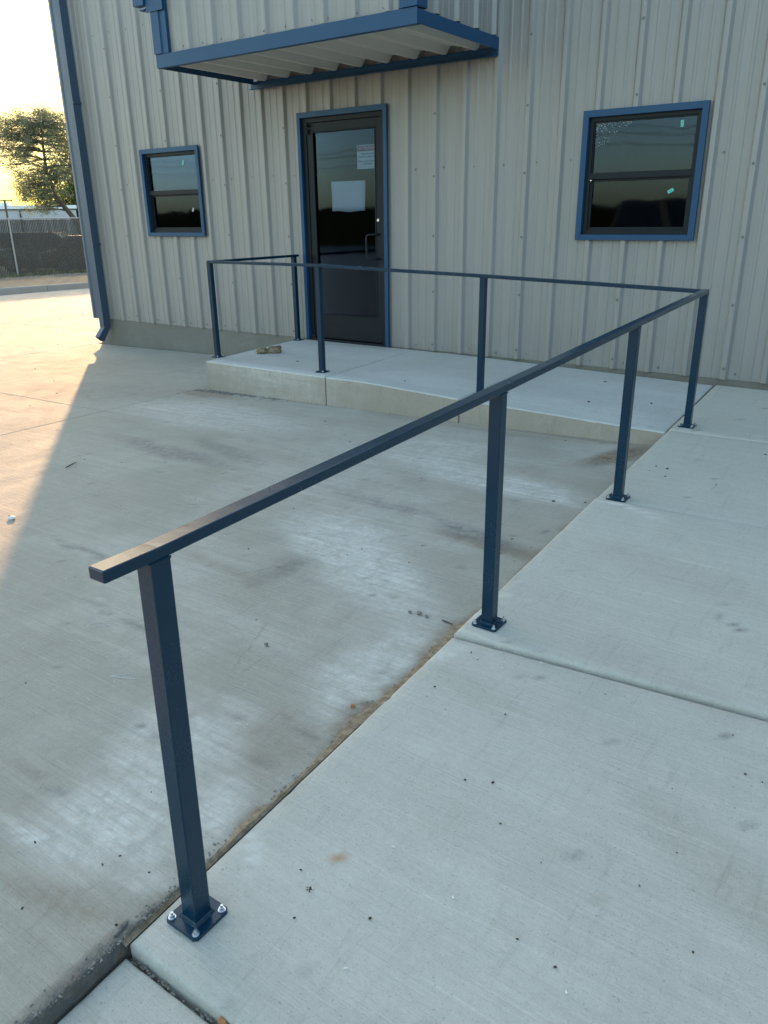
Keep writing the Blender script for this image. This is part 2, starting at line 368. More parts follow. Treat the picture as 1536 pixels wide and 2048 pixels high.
def grid_lines(a, b, fine_a, fine_b, step):
    L = b-a; ln = [0.]
    if fine_a: ln += [.0015, .004, .008, .014]
    x = ln[-1]; end = L-(.014 if fine_b else 0); n = max(1, int(math.ceil((end-x)/step)))
    ln += [x+(end-x)*(i+1)/n for i in range(n)]
    if fine_b: ln += [L-.008, L-.004, L-.0015, L]
    return [a+q for q in ln]
def slab(name, corners, zf, thick, mat, parent, stains=None, edge=None, step=.035, rnd=.012, wob=.0, side=None):
    """corners: (x,y) at (u0v0, u1v0, u1v1, u0v1); a finely gridded slab with rounded arrises and vertical sides"""
    c = [np.array(p, float) for p in corners]
    Lu = np.linalg.norm(c[1]-c[0]); Lv = np.linalg.norm(c[3]-c[0])
    us = np.array(grid_lines(0, Lu, rnd > 0, rnd > 0, step)); vs = np.array(grid_lines(0, Lv, rnd > 0, rnd > 0, step))
    U, Vv = np.meshgrid(us/Lu, vs/Lv); u = U.ravel()[:, None]; w = Vv.ravel()[:, None]
    P = (c[0]*(1-u)+c[1]*u)*(1-w)+(c[3]*(1-u)+c[2]*u)*w
    x, y = P[:, 0], P[:, 1]; z = zf(x, y)*np.ones_like(x)
    d = np.minimum(np.minimum(u[:, 0], 1-u[:, 0])*Lu, np.minimum(w[:, 0], 1-w[:, 0])*Lv)
    if rnd:
        q = np.clip(1-d/rnd, 0, 1); z = z-rnd*.75*(1-np.sqrt(np.clip(1-q*q, 0, 1)))
    if wob:
        z = z+(fbm(x*9, y*9)-.5)*wob*np.clip(d/.05, 0, 1)
        z = z-(d < .02)*np.clip(fbm(x*30, y*30)-.66, 0, 1)*.03
    nu, nv = len(us), len(vs); verts = np.column_stack([x, y, z]).tolist()
    faces = [(j*nu+i, j*nu+i+1, (j+1)*nu+i+1, (j+1)*nu+i) for j in range(nv-1) for i in range(nu-1)]
    mi = [0]*len(faces)
    ring = [i for i in range(nu)]+[j*nu+nu-1 for j in range(1, nv)]+[(nv-1)*nu+i for i in range(nu-2, -1, -1)]+[j*nu for j in range(nv-2, 0, -1)]
    base = len(verts)
    for k in ring: verts.append((verts[k][0], verts[k][1], verts[k][2]-thick))
    n = len(ring)
    for k in range(n):
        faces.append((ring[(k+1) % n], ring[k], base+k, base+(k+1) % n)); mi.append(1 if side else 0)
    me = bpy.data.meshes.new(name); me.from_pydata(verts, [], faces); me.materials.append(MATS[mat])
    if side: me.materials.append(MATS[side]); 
    me.polygons.foreach_set('material_index', mi)
    at = me.color_attributes.new('stain', 'FLOAT_COLOR', 'POINT')
    VV = np.array(verts); s = stain_at(VV[:, 0], VV[:, 1], stains, edge) if stains is not None else np.zeros((len(verts), 4))
    if side:
        s[base:] = 0
    at.data.foreach_set('color', s.ravel())
    me.shade_smooth(); me.set_sharp_from_angle(angle=rad(50))
    return link(name, me, parent)

# ---------------------------------------------------------------- ground and lot
far = MB()
far.add([(-900, -900, -2.2), (900, -900, -2.2), (900, 900, -2.2), (-900, 900, -2.2)], [(0, 1, 2, 3)])
far.build('ground', 'ground', kind='structure')
lot = empty('parking_lot', kind='structure')
q = MB(); q.add([(-11.2, -31, lotz(-11.2)-.07), (7.9, -31, lotz(7.9)-.07), (7.9, 24, lotz(7.9)-.07), (-11.2, 24, lotz(-11.2)-.07)], [(0, 1, 2, 3)])
q.build('joint_base', 'dirt', lot)
XL = [-11.1, -8.2, -4.42, -.632, 3.20]; YL = [-30.5, -22, -14, -10.2, -6.45, -2.70, .9, 5, 9, 14, 23]
g = .0035
jl = lambda x: -2.66-.0355*(x-2.5) if x > 2.5 else -2.66
for i in range(len(XL)):
    for j in range(len(YL)-1):
        y0, y1 = YL[j], YL[j+1]
        if i == len(XL)-1:
            if y0 >= .8: continue
            x0 = 3.20; a = edge_x(y0)-.006; b = edge_x(y1)-.006
        else:
            x0 = XL[i]; a = b = XL[i+1]
        yy = lambda y, x: jl(x) if y == -2.70 else y
        if x0 > -.7 and y1 > 0: y1 = -.02 if x0 < 3 else -.02
        if y0 > 0 and x0 > -.7: continue
        cs = [(x0+g, yy(y0, x0)+g), (a-g, yy(y0, a)+g), (b-g, yy(y1, b)-g), (x0+g, yy(y1, x0)-g)]
        near = (i >= 3 and -6.6 < y0 < .9)
        last = i == len(XL)-1
        slab('slab', cs, lotz, .06, 'lot_concrete', lot, LOT_ST, 'lot' if last else None,
             step=.03 if (near and last) else (.06 if near else .5), rnd=.0035 if not (last and near) else .006, wob=.003 if near else 0)
# dirt and sand filling the gap between lot and sidewalk
q = MB(); pts = []
n = 700
ysd = np.linspace(-1.65, -5.95, n+1); fb = fbm(ysd*5+3, ysd*0+7.7, 4); fb2 = fbm(ysd*30, ysd*0+2.2, 3)
for k in range(n+1):
    y = float(ysd[k]); x = edge_x(y); near_ = min(1, max(0, (-y-5.55)/.25)); L_ = lotz(x)
    w_ = (.006+.10*max(0, float(fb[k])-.36))*(1-.7*near_)*(.4+1.2*float(fb2[k])); hh = (.0035+.006*float(fb2[k]))*(1-near_)-.009*near_
    wz = float(walkz(x, y))-.003
    pts += [(x-.011-w_, y, L_-.0022), (x-.010-w_*.35, y, L_+hh*.6), (x-.004, y, L_+hh), (x+.003, y, min(L_+hh+.002, wz))]
q.add(pts, [(4*k+c_, 4*k+c_+1, 4*k+c_+5, 4*k+c_+4) for k in range(n) for c_ in range(3)])
q.build('joint_dirt', 'dirt', lot, kind='stuff')

# hairline cracks: narrow dark slivers a fraction of a millimetre proud of the slab
def crack(a_, b_, w, wig, seed):
    rnd = random.Random(seed); q = MB(); A_, B_ = V(*a_, 0), V(*b_, 0); d = (B_-A_); n_ = max(6, int(d.length/.018)); s_ = V(-d.y, d.x, 0).normalized(); o_ = 0; vs = []
    for k in range(n_+1):
        o_ = o_*.8+rnd.uniform(-wig, wig); p = A_+d*(k/n_)+s_*o_; ww = w*rnd.uniform(.3, 1)*(1-abs(2*k/n_-1)**3*.8); z = lotz(p.x)+.0035
        vs += [(p.x-s_.x*ww, p.y-s_.y*ww, z), (p.x+s_.x*ww, p.y+s_.y*ww, z)]
    q.add(vs, [(2*k, 2*k+1, 2*k+3, 2*k+2) for k in range(n_)]); q.build('crack', 'clod', lot)
crack((5.63, -4.01), (5.86, -3.87), .0014, .003, 1); crack((6.62, -4.50), (6.80, -4.22), .0012, .006, 2); crack((6.80, -4.22), (6.86, -3.98), .0010, .006, 3)
crack((7.20, -5.05), (7.05, -4.72), .0008, .007, 5)

# ---------------------------------------------------------------- sidewalk
walk = empty('sidewalk', kind='structure')
q = MB(); q.add([(7.4, -12, -.5), (14, -12, -.5), (14, .2, -.5), (7.4, .2, -.5)], [(0, 1, 2, 3)]); q.build('joint_base', 'dirt', walk)
XR = 13.2
JO = [(0, 0, -.03), (-1.475, -1.30, .0), (-2.905, -2.70, 0.0), (-4.462, -4.20, .0), (-5.945, -5.90, .0), (-7.45, -7.4, 0), (-9., -9., 0)]
drop = [0, .002, -.006, .004, .024, .026]
# joints: (y at left edge, y at right end)
JL = [-.012, -1.472, -2.905, -4.462, -5.945, -7.45, -9.0]
JRs = [-.012, -1.30, -2.66, -3.95, -5.90, -7.40, -9.0]
for k in range(6):
    for xa, xb in ((0, 1),):
        ya, yb = JL[k], JRs[k]; yc, yd = JL[k+1], JRs[k+1]
        gg = (.007, .008, .008, .006, .010, .008)[k]; ga = (.004, .007, .008, .008, .008, .010)[k]
        cs = [(edge_x(yc)+.002, yc+gg), (XR, yd+gg), (XR, yb-ga), (edge_x(ya)+.002, ya-ga)]
        dz = drop[k]
        slab('slab', cs, (lambda x, y, dz=dz: walkz(x, y)-dz+(.006 if dz < .02 else 0)), .12, 'walk_concrete', walk, WALK_ST, 'walk', step=.03 if k > 0 else .05, rnd=.019, wob=.002)

# ---------------------------------------------------------------- landing
land = empty('landing', kind='structure')
def front_y(x): return -1.578 if x < 6.3 else -1.578+(x-6.3)*.06
LX = [(3.30, 3.125), (4.775, 4.66), (6.085, 6.02), (edge_x(-1.49)-.004, 7.548)]
for k in range(3):
    (xf0, xb0), (xf1, xb1) = LX[k], LX[k+1]
    cs = [(xf0+.0055, front_y(xf0)), (xf1-.0055, front_y(xf1)), (xb1-.0055, -.012), (xb0+.0055, -.012)]
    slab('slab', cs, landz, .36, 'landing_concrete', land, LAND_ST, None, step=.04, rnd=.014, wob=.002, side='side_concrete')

# ---------------------------------------------------------------- building
bld = empty('metal_building', label='large light grey corrugated steel building with blue trim behind the handrail', cat='building')
S = .3048; XW0, XW1, HW = -.44, 14.2, 4.7
OPEN = [(3.262, 4.305, -.02, 2.21), (6.31, 7.213, 1.087, 1.997), (.757, 1.70, 1.10, 2.003)]
def profile_pts(i0, i1, lap):
    p = []
    for i in range(i0, i1):
        X = i*S
        p += [(X-.060, .032), (X-.056, .031), (X-.036, .0005), (X-.034, 0), (X-.002, 0), (X, .0005), (X+.020, .031), (X+.024, .032)]
        for c in (X+.090, X+.180):
            p += [(c-.016, .032), (c-.008, .0275), (c+.008, .0275), (c+.016, .032)]
    p.append((i1*S-.060, .032)); return p
def wall_panel(i0, i1, parent, yoff=0., z0=0., z1=HW, holes=OPEN, name='wall_panel', xlim=None, M=None, mat='wall_steel'):
    pts = profile_pts(i0, i1, True)
    hx = sorted({h for o in holes for h in o[:2]}|(set(xlim) if xlim else set()))
    seq = []
    for (xa, ya), (xb, yb) in zip(pts[:-1], pts[1:]):
        cuts = [xa]+[h for h in hx if xa+1e-6 < h < xb-1e-6]+[xb]
        for a, b in zip(cuts[:-1], cuts[1:]):
            if xlim and ((a+b)/2 < xlim[0] or (a+b)/2 > xlim[1]): continue
            fa = (a-xa)/(xb-xa); fb = (b-xa)/(xb-xa); seq.append((a, ya+(yb-ya)*fa, b, ya+(yb-ya)*fb))
    q = MB()
    for a, ya, b, yb in seq:
        mid = (a+b)/2; zs = [(z0, z1)]
        for h in holes:
            if h[0] <= mid <= h[1]:
                new = []
                for lo, hi in zs:
                    if h[2] > lo: new.append((lo, min(hi, h[2])))
                    if h[3] < hi: new.append((max(lo, h[3]), hi))
                zs = [t for t in new if t[1]-t[0] > .002]
        for lo, hi in zs:
            p = [V(a, ya+yoff, lo), V(b, yb+yoff, lo), V(b, yb+yoff, hi), V(a, ya+yoff, hi)]
            if M: p = [M @ t for t in p]
            q.add(p, [(0, 1, 2, 3)])
    if not q.v: return None
    # lap lip: the edge thickness of the overlapping sheet
    if not xlim or xlim[0] < i0*S-.06:
        xx = i0*S-.0605; L = [V(xx-.0015, .0325+yoff, z0), V(xx-.0015, .0300+yoff, z0), V(xx-.0015, .0300+yoff, z1), V(xx-.0015, .0325+yoff, z1), V(xx+.006, .0300+yoff, z0), V(xx+.006, .0300+yoff, z1)]
        if M: L = [M @ t for t in L]
        if not holes or not any(h[0] < xx < h[1] for h in holes): q.add(L, [(0, 1, 2, 3), (1, 4, 5, 2)])
    me = bpy.data.meshes.new(name); me.from_pydata(q.v, [], q.f)
    bm = bmesh.new(); bm.from_mesh(me); bmesh.ops.remove_doubles(bm, verts=bm.verts[:], dist=.0002); bm.to_mesh(me); bm.free()
    me.materials.append(MATS[mat]); me.shade_smooth(); me.set_sharp_from_angle(angle=rad(20))
    return link(name, me, parent)
i = -2
while i*S < XW1:
    wall_panel(i, i+3, bld, xlim=(XW0, XW1)); i += 3
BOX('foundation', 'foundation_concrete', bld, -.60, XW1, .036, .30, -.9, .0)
# side, rear walls and roof close the volume that throws the shade
q = MB(); q.add([(-.60, .05, -.0), (-.60, 18, -.0), (-.60, 18, HW+.2), (-.60, 9, 6.6), (-.60, .05, HW)], [(0, 1, 2, 3, 4)])
q.add([(14.2, .05, 0), (14.2, 18, 0), (14.2, 18, HW+.2), (14.2, 9, 6.6), (14.2, .05, HW)], [(0, 1, 2, 3, 4)])
q.add([(-.60, 18, 0), (14.2, 18, 0), (14.2, 18, HW+.2), (-.60, 18, HW+.2)], [(0, 1, 2, 3)])
q.build('rear_walls', 'wall_steel', bld)
q = MB(); q.box(-.9, 14.5, -.02, .03, HW-.1, HW+.1); q.add([(-.9, -.05, HW+.1), (14.5, -.05, HW+.1), (14.5, 9, 6.75), (-.9, 9, 6.75), (14.5, 18.2, HW+.2), (-.9, 18.2, HW+.2)], [(0, 1, 2, 3), (3, 2, 4, 5)])
q.build('roof', 'blue_trim', bld)
BOX('side_foundation', 'foundation_concrete', bld, -.597, -.40, .31, 18, -.9, .0)
# dark room behind the openings
q = MB()
for (a, b, c, d) in OPEN:
    x0, x1, z0, z1, y0, y1 = a-.8, b+.8, -.02, 2.7, .08, 3.0
    q.add([(x0, y0, z0), (x1, y0, z0), (x1, y1, z0), (x0, y1, z0), (x0, y0, z1), (x1, y0, z1), (x1, y1, z1), (x0, y1, z1)],
          [(0, 1, 2, 3), (4, 5, 6, 7), (1, 2, 6, 5), (0, 3, 7, 4), (3, 2, 6, 7)])
    for (xa, xb, za, zb) in ((x0, a, z0, z1), (b, x1, z0, z1), (a, b, d, z1), (a, b, z0, max(c, z0+.001))):
        q.add([(xa, y0, za), (xb, y0, za), (xb, y0, zb), (xa, y0, zb)], [(0, 1, 2, 3)])
q.build('interior_walls', 'dark_interior', bld)
# corner trim (stepped profile) at the left end of the wall
q = MB(); q.prism([(-.625, .012), (-.625, -.030), (-.590, -.034), (-.565, -.022), (-.545, -.030), (-.440, -.030), (-.430, -.006), (-.405, -.004), (-.405, .030), (-.60, .034)], 2, 0.0, HW)
q.prism([(-.627, .013), (-.622, .013), (-.622, .16), (-.627, .16)], 2, 0.0, HW)
q.build('corner_trim', 'downspout_paint', bld)
# downspout with kicked-out elbow
ds = MB()
x0, x1, y0, y1 = -.370, -.285, -.118, -.012
el = []
path = [((y0, y1), HW-.3), ((y0, y1), -.105)]
ring = lambda ya, yb, za, zb: [(x0, ya, za), (x1, ya, za), (x1, yb, zb), (x0, yb, zb)]
R4 = [ring(y0, y1, HW-.3, HW-.3), ring(y0, y1, -.095, -.105), ring(y0-.072, y1-.058, -.190, -.268)]
R4 = [ring(y0, y1, HW-.3, HW-.3), ring(y0, y1, -.100, -.100), ring(y0-.105, y1-.135, -.215, -.282)]
vs = [p for r in R4 for p in r]; fs = []
for a in range(2):
    for b in range(4): fs.append((a*4+b, a*4+(b+1) % 4, (a+1)*4+(b+1) % 4, (a+1)*4+b))
ds.add(vs, fs)
dso = ds.build('downspout', 'downspout_paint', bld)
sm = dso.modifiers.new('solid', 'SOLIDIFY'); sm.thickness = .004; sm.offset = -1
bv = dso.modifiers.new('bevel', 'BEVEL'); bv.width = .006; bv.segments = 2; bv.limit_method = 'ANGLE'; bv.angle_limit = rad(35)
for z in (.95, 2.6): BOX('strap', 'downspout_paint', dso, x0-.012, x1+.012, y0-.003, y1+.005, z, z+.03)

# screws
sw = MB()
def screw(x, z, y=.0, r=.0075, d=.007):
    n = 6; c = [(x+r*.9*math.cos(t), y-.001, z+r*.9*math.sin(t)) for t in [k*math.pi/3+.3 for k in range(n)]]
    c2 = [(a, y-d, b) for a, _, b in c]; w = [(x+r*1.5*math.cos(k*math.pi/4), y-.0012, z+r*1.5*math.sin(k*math.pi/4)) for k in range(8)]
    sw.add(c+c2, [(k, (k+1) % n, (k+1) % n+n, k+n) for k in range(n)]+[tuple(range(n, 2*n))]); sw.add(w, [tuple(range(8))])
def inopen(x, z):
    return any(a-.06 < x < b+.06 and c-.06 < z < d+.06 for a, b, c, d in OPEN)
for i in range(0, 47):
    X = i*S
    if i % 3 == 1:
        for z in (.075, .57, 1.08, 1.60, 2.11, 2.62, 3.14, 3.65):
            if not inopen(X, z): screw(X-.017+random.uniform(-.003, .003), z+random.uniform(-.012, .012), 0)
    for z in (.045, 1.67, 3.30):
        xx = X+.075+random.uniform(-.012, .012)
        if not inopen(xx, z): screw(xx, z+random.uniform(-.008, .008), .032)
sw.build('screws', 'screw_paint', bld, kind='stuff')

# ---- windows
def frame_box(mb, x0, x1, z0, z1, w, ya, yb, wt=None, wb=None):
    wt = w if wt is None else wt; wb = w if wb is None else wb
    mb.box(x0, x0+w, ya, yb, z0, z1); mb.box(x1-w, x1, ya, yb, z0, z1)
    mb.box(x0+w, x1-w, ya+.0006, yb, z1-wt, z1); mb.box(x0+w, x1-w, ya+.0006, yb, z0, z0+wb)
def droplets(parent, x0, x1, z0, z1, y, n):
    q = MB()
    for _ in range(n):
        a = random.random()**1.4; b = random.random()**1.6
        if a+b*.8 > 1.1: continue
        x = x0+(x1-x0)*a; z = z1-(z1-z0)*b*(1-.5*a); r = random.uniform(.0012, .0034)
        q.add([(x-r, y, z), (x, y, z-r*1.3), (x+r, y, z), (x, y, z+r), (x, y-r*.8, z)], [(0, 1, 4), (1, 2, 4), (2, 3, 4), (3, 0, 4)])
    q.build('water_droplets', 'droplet', parent, kind='stuff')
def sticker(parent, x, z, y, ang, w=.022, h=.045, mat='green_sticker', mark=True):
    M = Matrix.Translation((x, y, z)) @ Matrix.Rotation(ang, 4, 'Y')
    q = MB(); q.box(-w/2, w/2, -.0008, .0004, -h/2, h/2, M)
    o = q.build('sticker', mat, parent)
    if mark:
        q.cur = 1
        for zz, ww in ((-.012, .010), (-.004, .005), (.004, .012), (.012, .006)):
            q.box(-ww/2, ww/2, -.0014, -.0009, zz-.0022, zz+.0022, M)
        o.data = q.mesh('sticker', [mat, 'ink'])
def window(x0, x1, z0, z1, lower_dark=True, left=False):
    wn_ = empty('window'); wn_.parent = bld
    tw = .047
    q = MB(); frame_box(q, x0, x1, z0, z1, tw, -.016, .010, .050, .044)
    frame_box(q, x0+tw-.004, x1-tw+.004, z0+.040, z1-.046, .004, .006, .060)
    q.build('trim', 'blue_trim', wn_, .002)
    a, b, c, d = x0+tw, x1-tw, z0+.044, z1-.050
    zm = (c+d)/2+.012
    q = MB(); frame_box(q, a, b, c, d, .034, .022, .062, .030, .034)
    frame_box(q, a+.034, b-.034, c+.034, d-.030, .010, .034, .060)
    q.build('frame', 'black_frame', wn_, .0015)
    q = MB(); q.box(a+.030, b-.030, .018, .050, zm-.028, zm+.020); q.build('meeting_rail', 'black_frame', wn_, .002)
    q = MB(); frame_box(q, a+.036, b-.036, c+.038, zm-.028, .018, .040, .062); q.build('sash', 'black_frame', wn_, .0015)
    q = MB(); q.box(a+.044, b-.044, .0475, .0495, zm+.02, d-.04); q.build('pane', 'glass', wn_)
    q = MB(); q.box(a+.054, b-.054, .0555, .0575, c+.056, zm-.028); q.build('pane', 'screened_glass', wn_)
    for f in (1/3, 2/3):
        xx = a+.044+(b-a-.088)*f
        BOX('muntin', 'black_frame', wn_, xx-.0025, xx+.0025, .064, .070, zm+.02, d-.04)
        BOX('muntin', 'black_frame', wn_, xx-.0025, xx+.0025, .072, .078, c+.056, zm-.028)
    if left:
        BOX('muntin', 'black_frame', wn_, a+.05, b-.05, .066, .072, (zm+d)/2, (zm+d)/2+.006)
    return wn_, a, b, c, d, zm
w_, a, b, c, d, zm = window(6.276, 7.247, 1.053, 2.030)
sticker(w_, 7.048, 1.893, .0462, rad(-4)); sticker(w_, 7.013, 1.420, .054, rad(62), .024, .046)
droplets(w_, a+.046, a+.34, d-.22, d-.042, .0468, 260)
BOX('latch', 'zinc', w_, a+.040, a+.052, .012, .020, zm-.040, zm-.032)
w_, a, b, c, d, zm = window(.722, 1.738, 1.065, 2.036, left=True)
sticker(w_, 1.415, 1.87, .0462, rad(22), .024, .05); sticker(w_, 1.50, 1.36, .054, rad(30), .022, .045, 'pale_sticker', False)

# ---- door
dr = empty('door'); dr.parent = bld
x0, x1, zt, zb = 3.228, 4.337, 2.242, -.004
q = MB(); tw = .040
q.box(x0, x0+tw, -.016, .010, zb, zt); q.box(x1-tw, x1, -.016, .010, zb, zt); q.box(x0+tw, x1-tw, -.0154, .010, zt-.050, zt)
q.box(x0+tw-.003, x0+tw, .006, .070, zb, zt-.048); q.box(x1-tw, x1-tw+.003, .006, .070, zb, zt-.048)
q.build('trim', 'blue_trim', dr, .002)
fx0, fx1, fz = x0+tw, x1-tw, zt-.050
q = MB(); q.box(fx0, fx0+.050, .020, .075, zb, fz); q.box(fx1-.050, fx1, .020, .075, zb, fz); q.box(fx0+.05, fx1-.05, .0206, .075, fz-.045, fz)
q.build('frame', 'black_frame', dr, .002)
lx0, lx1, lz0, lz1 = fx0+.053, fx1-.053, .022, fz-.049
gx0, gx1, gz0, gz1 = lx0+.068, lx1-.068, .268, lz1-.078
leaf = MB(); leaf.box(lx0, gx0, .030, .070, lz0, lz1); leaf.box(gx1, lx1, .030, .070, lz0, lz1)
leaf.box(gx0, gx1, .0306, .070, lz0, gz0); leaf.box(gx0, gx1, .0306, .070, gz1, lz1)
lf = leaf.build('leaf', 'black_frame', dr, .002)
q = MB(); frame_box(q, gx0, gx1, gz0, gz1, .012, .024, .040); q.build('glazing_bead', 'black_frame', lf, .003)
BOX('pane', 'door_glass', dr, gx0+.008, gx1-.008, .0480, .0500, gz0+.006, gz1-.006)
BOX('kick_rail', 'black_frame', lf, lx0+.005, lx1-.010, .020, .030, .030, .046, .002)
BOX('threshold', 'black_frame', dr, fx0, fx1, -.02, .07, zb-.012, .016, .003)
q = MB(); q.box(gx1-.010, gx1+.052, -.010, .0295, .835, .850); hx = gx1+.028
q = MB(); r = .0095
zz0, zz1 = .862, 1.092; hx = gx1-.070
q.tube([(gx1+.030, .028, zz1), (gx1+.022, -.020, zz1), (hx+.030, -.045, zz1), (hx+.010, -.05, zz1-.008), (hx, -.05, zz1-.03), (hx, -.05, zz0+.03), (hx+.010, -.05, zz0+.008), (hx+.030, -.045, zz0), (gx1+.022, -.020, zz0), (gx1+.030, .028, zz0)], r, 10)
q.build('handle', 'black_frame', dr, smooth=True)
q = MB(); q.tube([(gx1+.024, .030, 1.226), (gx1+.024, .021, 1.226)], .014, 14); q.build('lock_cylinder', 'zinc', dr, smooth=40)
q = MB(); q.box(lx0+.01, lx0+.035, -.002, .019, fz-.085, fz-.055); q.tube([(lx0+.022, -.004, fz-.072), (lx0+.022, -.016, fz-.072)], .008, 10)
q.tube([(lx0+.022, .012, fz-.10), (lx0+.022, .012, fz-.15)], .012, 10); q.build('top_pivot', 'black_frame', dr)
BOX('bottom_pivot', 'black_frame', dr, lx0-.03, lx0+.03, -.006, .024, .004, .05, .004)

# notices taped inside the glass
q = MB(); nx, nz = 10, 8
vs = []
for j in range(nz+1):
    for i_ in range(nx+1):
        u, w = i_/nx, j/nz; vs.append((3.592+.424*u+.006*w*(u-.5), .062+.004*math.sin(u*5+w*3)+.003*w*u, 1.308+.288*w+.012*(1-w)*(abs(u-.5))+(.004*math.sin(u*9) if j == 0 else 0)))
q.add(vs, [(j*(nx+1)+i_, j*(nx+1)+i_+1, (j+1)*(nx+1)+i_+1, (j+1)*(nx+1)+i_) for j in range(nz) for i_ in range(nx)])
o = q.build('paper_sheet', 'paper', smooth=True, label='blank white paper sheet taped inside the middle of the glass door', cat='paper')
so_ = o.modifiers.new('s', 'SOLIDIFY'); so_.thickness = .0006
nt = empty('notice', (3.931, .058, 1.699), label='small printed attention notice with red header, upper right of the door glass', cat='notice')
def NB(name, mat, a, b, c, d, y=0., t=.0006): return BOX(name, mat, nt, a, b, y, y+t, c, d)
NB('sheet', 'notice_paper', 0, .255, 0, .214)
NB('header', 'notice_red', .006, .249, .158, .208, -.0008)
def text(body, x, z, size, mat, w=None):
    cu = bpy.data.curves.new('lettering', 'FONT'); cu.body = body; cu.size = size; cu.align_x = 'CENTER'; cu.extrude = .0002
    t = bpy.data.objects.new('t', cu); COL.objects.link(t)
    me = bpy.data.meshes.new_from_object(t.evaluated_get(bpy.context.evaluated_depsgraph_get())); bpy.data.objects.remove(t)
    me.name = 'lettering'; me.transform(Matrix.Rotation(rad(90), 4, 'X')); me.materials.clear(); me.materials.append(MATS[mat])
    if w:
        xs = [v.co.x for v in me.vertices]; s_ = w/(max(xs)-min(xs)); me.transform(Matrix.Diagonal((s_, 1, 1, 1)))
    me.transform(Matrix.Translation((x, -.0014, z))); return link('lettering', me, nt)
text('ATTENTION', .1275, .170, .038, 'notice_paper', .205)
for s_, z, w in (('The doorbell', .128, .15), ("doesn't work yet", .102, .205), ('Please knock at the', .062, .225), ('window', .038, .11)):
    text(s_, .1275, z, .024, 'ink', w)

# ---- canopy
cn = empty('canopy'); cn.parent = bld
CX0, CX1, CY, CZ = 2.655, 5.482, -1.245, 2.556
q = MB()
q.box(CX0, CX1, CY-.004, CY+.004, 2.545, 2.652); q.box(CX0, CX1, CY+.004, CY+.045, 2.545, 2.549)
q.build('fascia', 'blue_trim', cn, .0015)
q = MB(); q.box(CX1-.004, CX1+.004, CY+.004, -.004, 2.548, 2.640); q.build('fascia', 'blue_trim', cn, .0015)
q = MB(); q.box(CX0-.004, CX0+.004, CY+.004, -.004, 2.548, 2.640); q.build('fascia', 'blue_trim', cn, .0015)
q = MB(); q.box(CX0-.03, CX1+.004, -.014, -.006, 2.500, 2.572); q.box(CX0-.03, CX1+.004, -.045, -.014, 2.500, 2.504)
q.build('ledger_trim', 'blue_trim', cn, .0015)
# soffit: corrugated sheets running out from the wall, ribs hanging down
def soffit_sheet(i0, i1):
    p = []
    for i in range(i0, i1):
        X = i*S+.10
        p += [(X-.060, .055), (X-.020, 0), (X+.015, 0), (X+.055, .055), (X+.11, .055), (X+.122, .046), (X+.15, .046), (X+.162, .055)]
    p.append((i1*S+.10-.060, .055))
    p = [(min(max(x, CX0+.006), CX1-.006), z) for x, z in p]
    vs = []; fs = []
    for x, z in p: vs += [(x, CY+.004, 2.560+z), (x, -.030, 2.564+z)]
    for k in range(len(p)-1):
        if p[k+1][0]-p[k][0] > 1e-4: fs.append((2*k, 2*k+2, 2*k+3, 2*k+1))
    me = bpy.data.meshes.new('soffit_sheet'); me.from_pydata(vs, [], fs); me.materials.append(MATS['soffit_steel']); link('soffit_sheet', me, cn)
for i in (8, 11, 14, 17): soffit_sheet(i, i+3)
# box above: front and side cladding, posts of blue corner trim
ZB = 2.656; ZT = 3.9
i = 7
Mf = Matrix.Translation((0.05, CY+.0, 0))
while i*S < CX1:
    wall_panel(i, i+3, cn, yoff=.004, z0=ZB, z1=ZT, holes=[], xlim=(CX0+.11, CX1-.12), M=Mf); i += 3
Ms = Matrix.Translation((CX1-.006, 0, 0)) @ Matrix.Rotation(rad(90), 4, 'Z')
for i in (-5, -2): wall_panel(i, i+3, cn, yoff=.004, z0=ZB, z1=ZT, holes=[], xlim=(CY+.10, -.02), M=Ms)
q = MB(); q.prism([(CX1-.165, CY+.03), (CX1-.165, CY+.002), (CX1-.150, CY-.006), (CX1-.128, CY-.006), (CX1-.122, CY-.014), (CX1+.006, CY-.014), (CX1+.006, CY+.125), (CX1-.03, CY+.125), (CX1-.03, CY+.03)], 2, 2.655, ZT)
q.build('corner_trim', 'blue_trim', cn, .001)
q = MB(); q.prism([(CX0-.006, CY+.13), (CX0-.006, CY-.014), (CX0+.095, CY-.014), (CX0+.100, CY-.002), (CX0+.175, CY-.002), (CX0+.175, CY+.03), (CX0+.03, CY+.03), (CX0+.03, CY+.13)], 2, 2.655, ZT)
q.build('corner_trim', 'blue_trim', cn, .001)
q = MB(); q.box(CX0-.004, CX0+.0, CY+.13, -.02, 2.655, ZT); q.build('side_cladding', 'wall_steel', cn)
q = MB(); q.box(CX0-.05, CX0+.175, CY-.024, CY-.0145, 2.985, 3.25); q.box(CX0-.12, CX0-.05, CY-.035, CY+.02, 3.005, 3.017); q.box(CX0-.19, CX0-.05, CY-.045, CY+.03, 3.045, 3.25)
q.build('gutter_end', 'blue_trim', cn, .001)
q = MB(); q.box(CX0, CX1, CY, 0, ZT, ZT+.05); q.build('cap', 'blue_trim', cn)
q = MB()
for k in range(11):
    xx = CX0+.17+k*.235+random.uniform(-.04, .04); screw_y = CY+.02
    n = 6; c = [(xx+.006*math.cos(t*math.pi/3), CY+.003, ZB+.022+random.choice((0, 0, .012))+.006*math.sin(t*math.pi/3)) for t in range(n)]
    q.add(c+[(a, b-.006, z) for a, b, z in c], [(k_, (k_+1) % n, (k_+1) % n+n, k_+n) for k_ in range(n)]+[tuple(range(n, 2*n))])
q.build('screws', 'screw_paint', cn, kind='stuff')

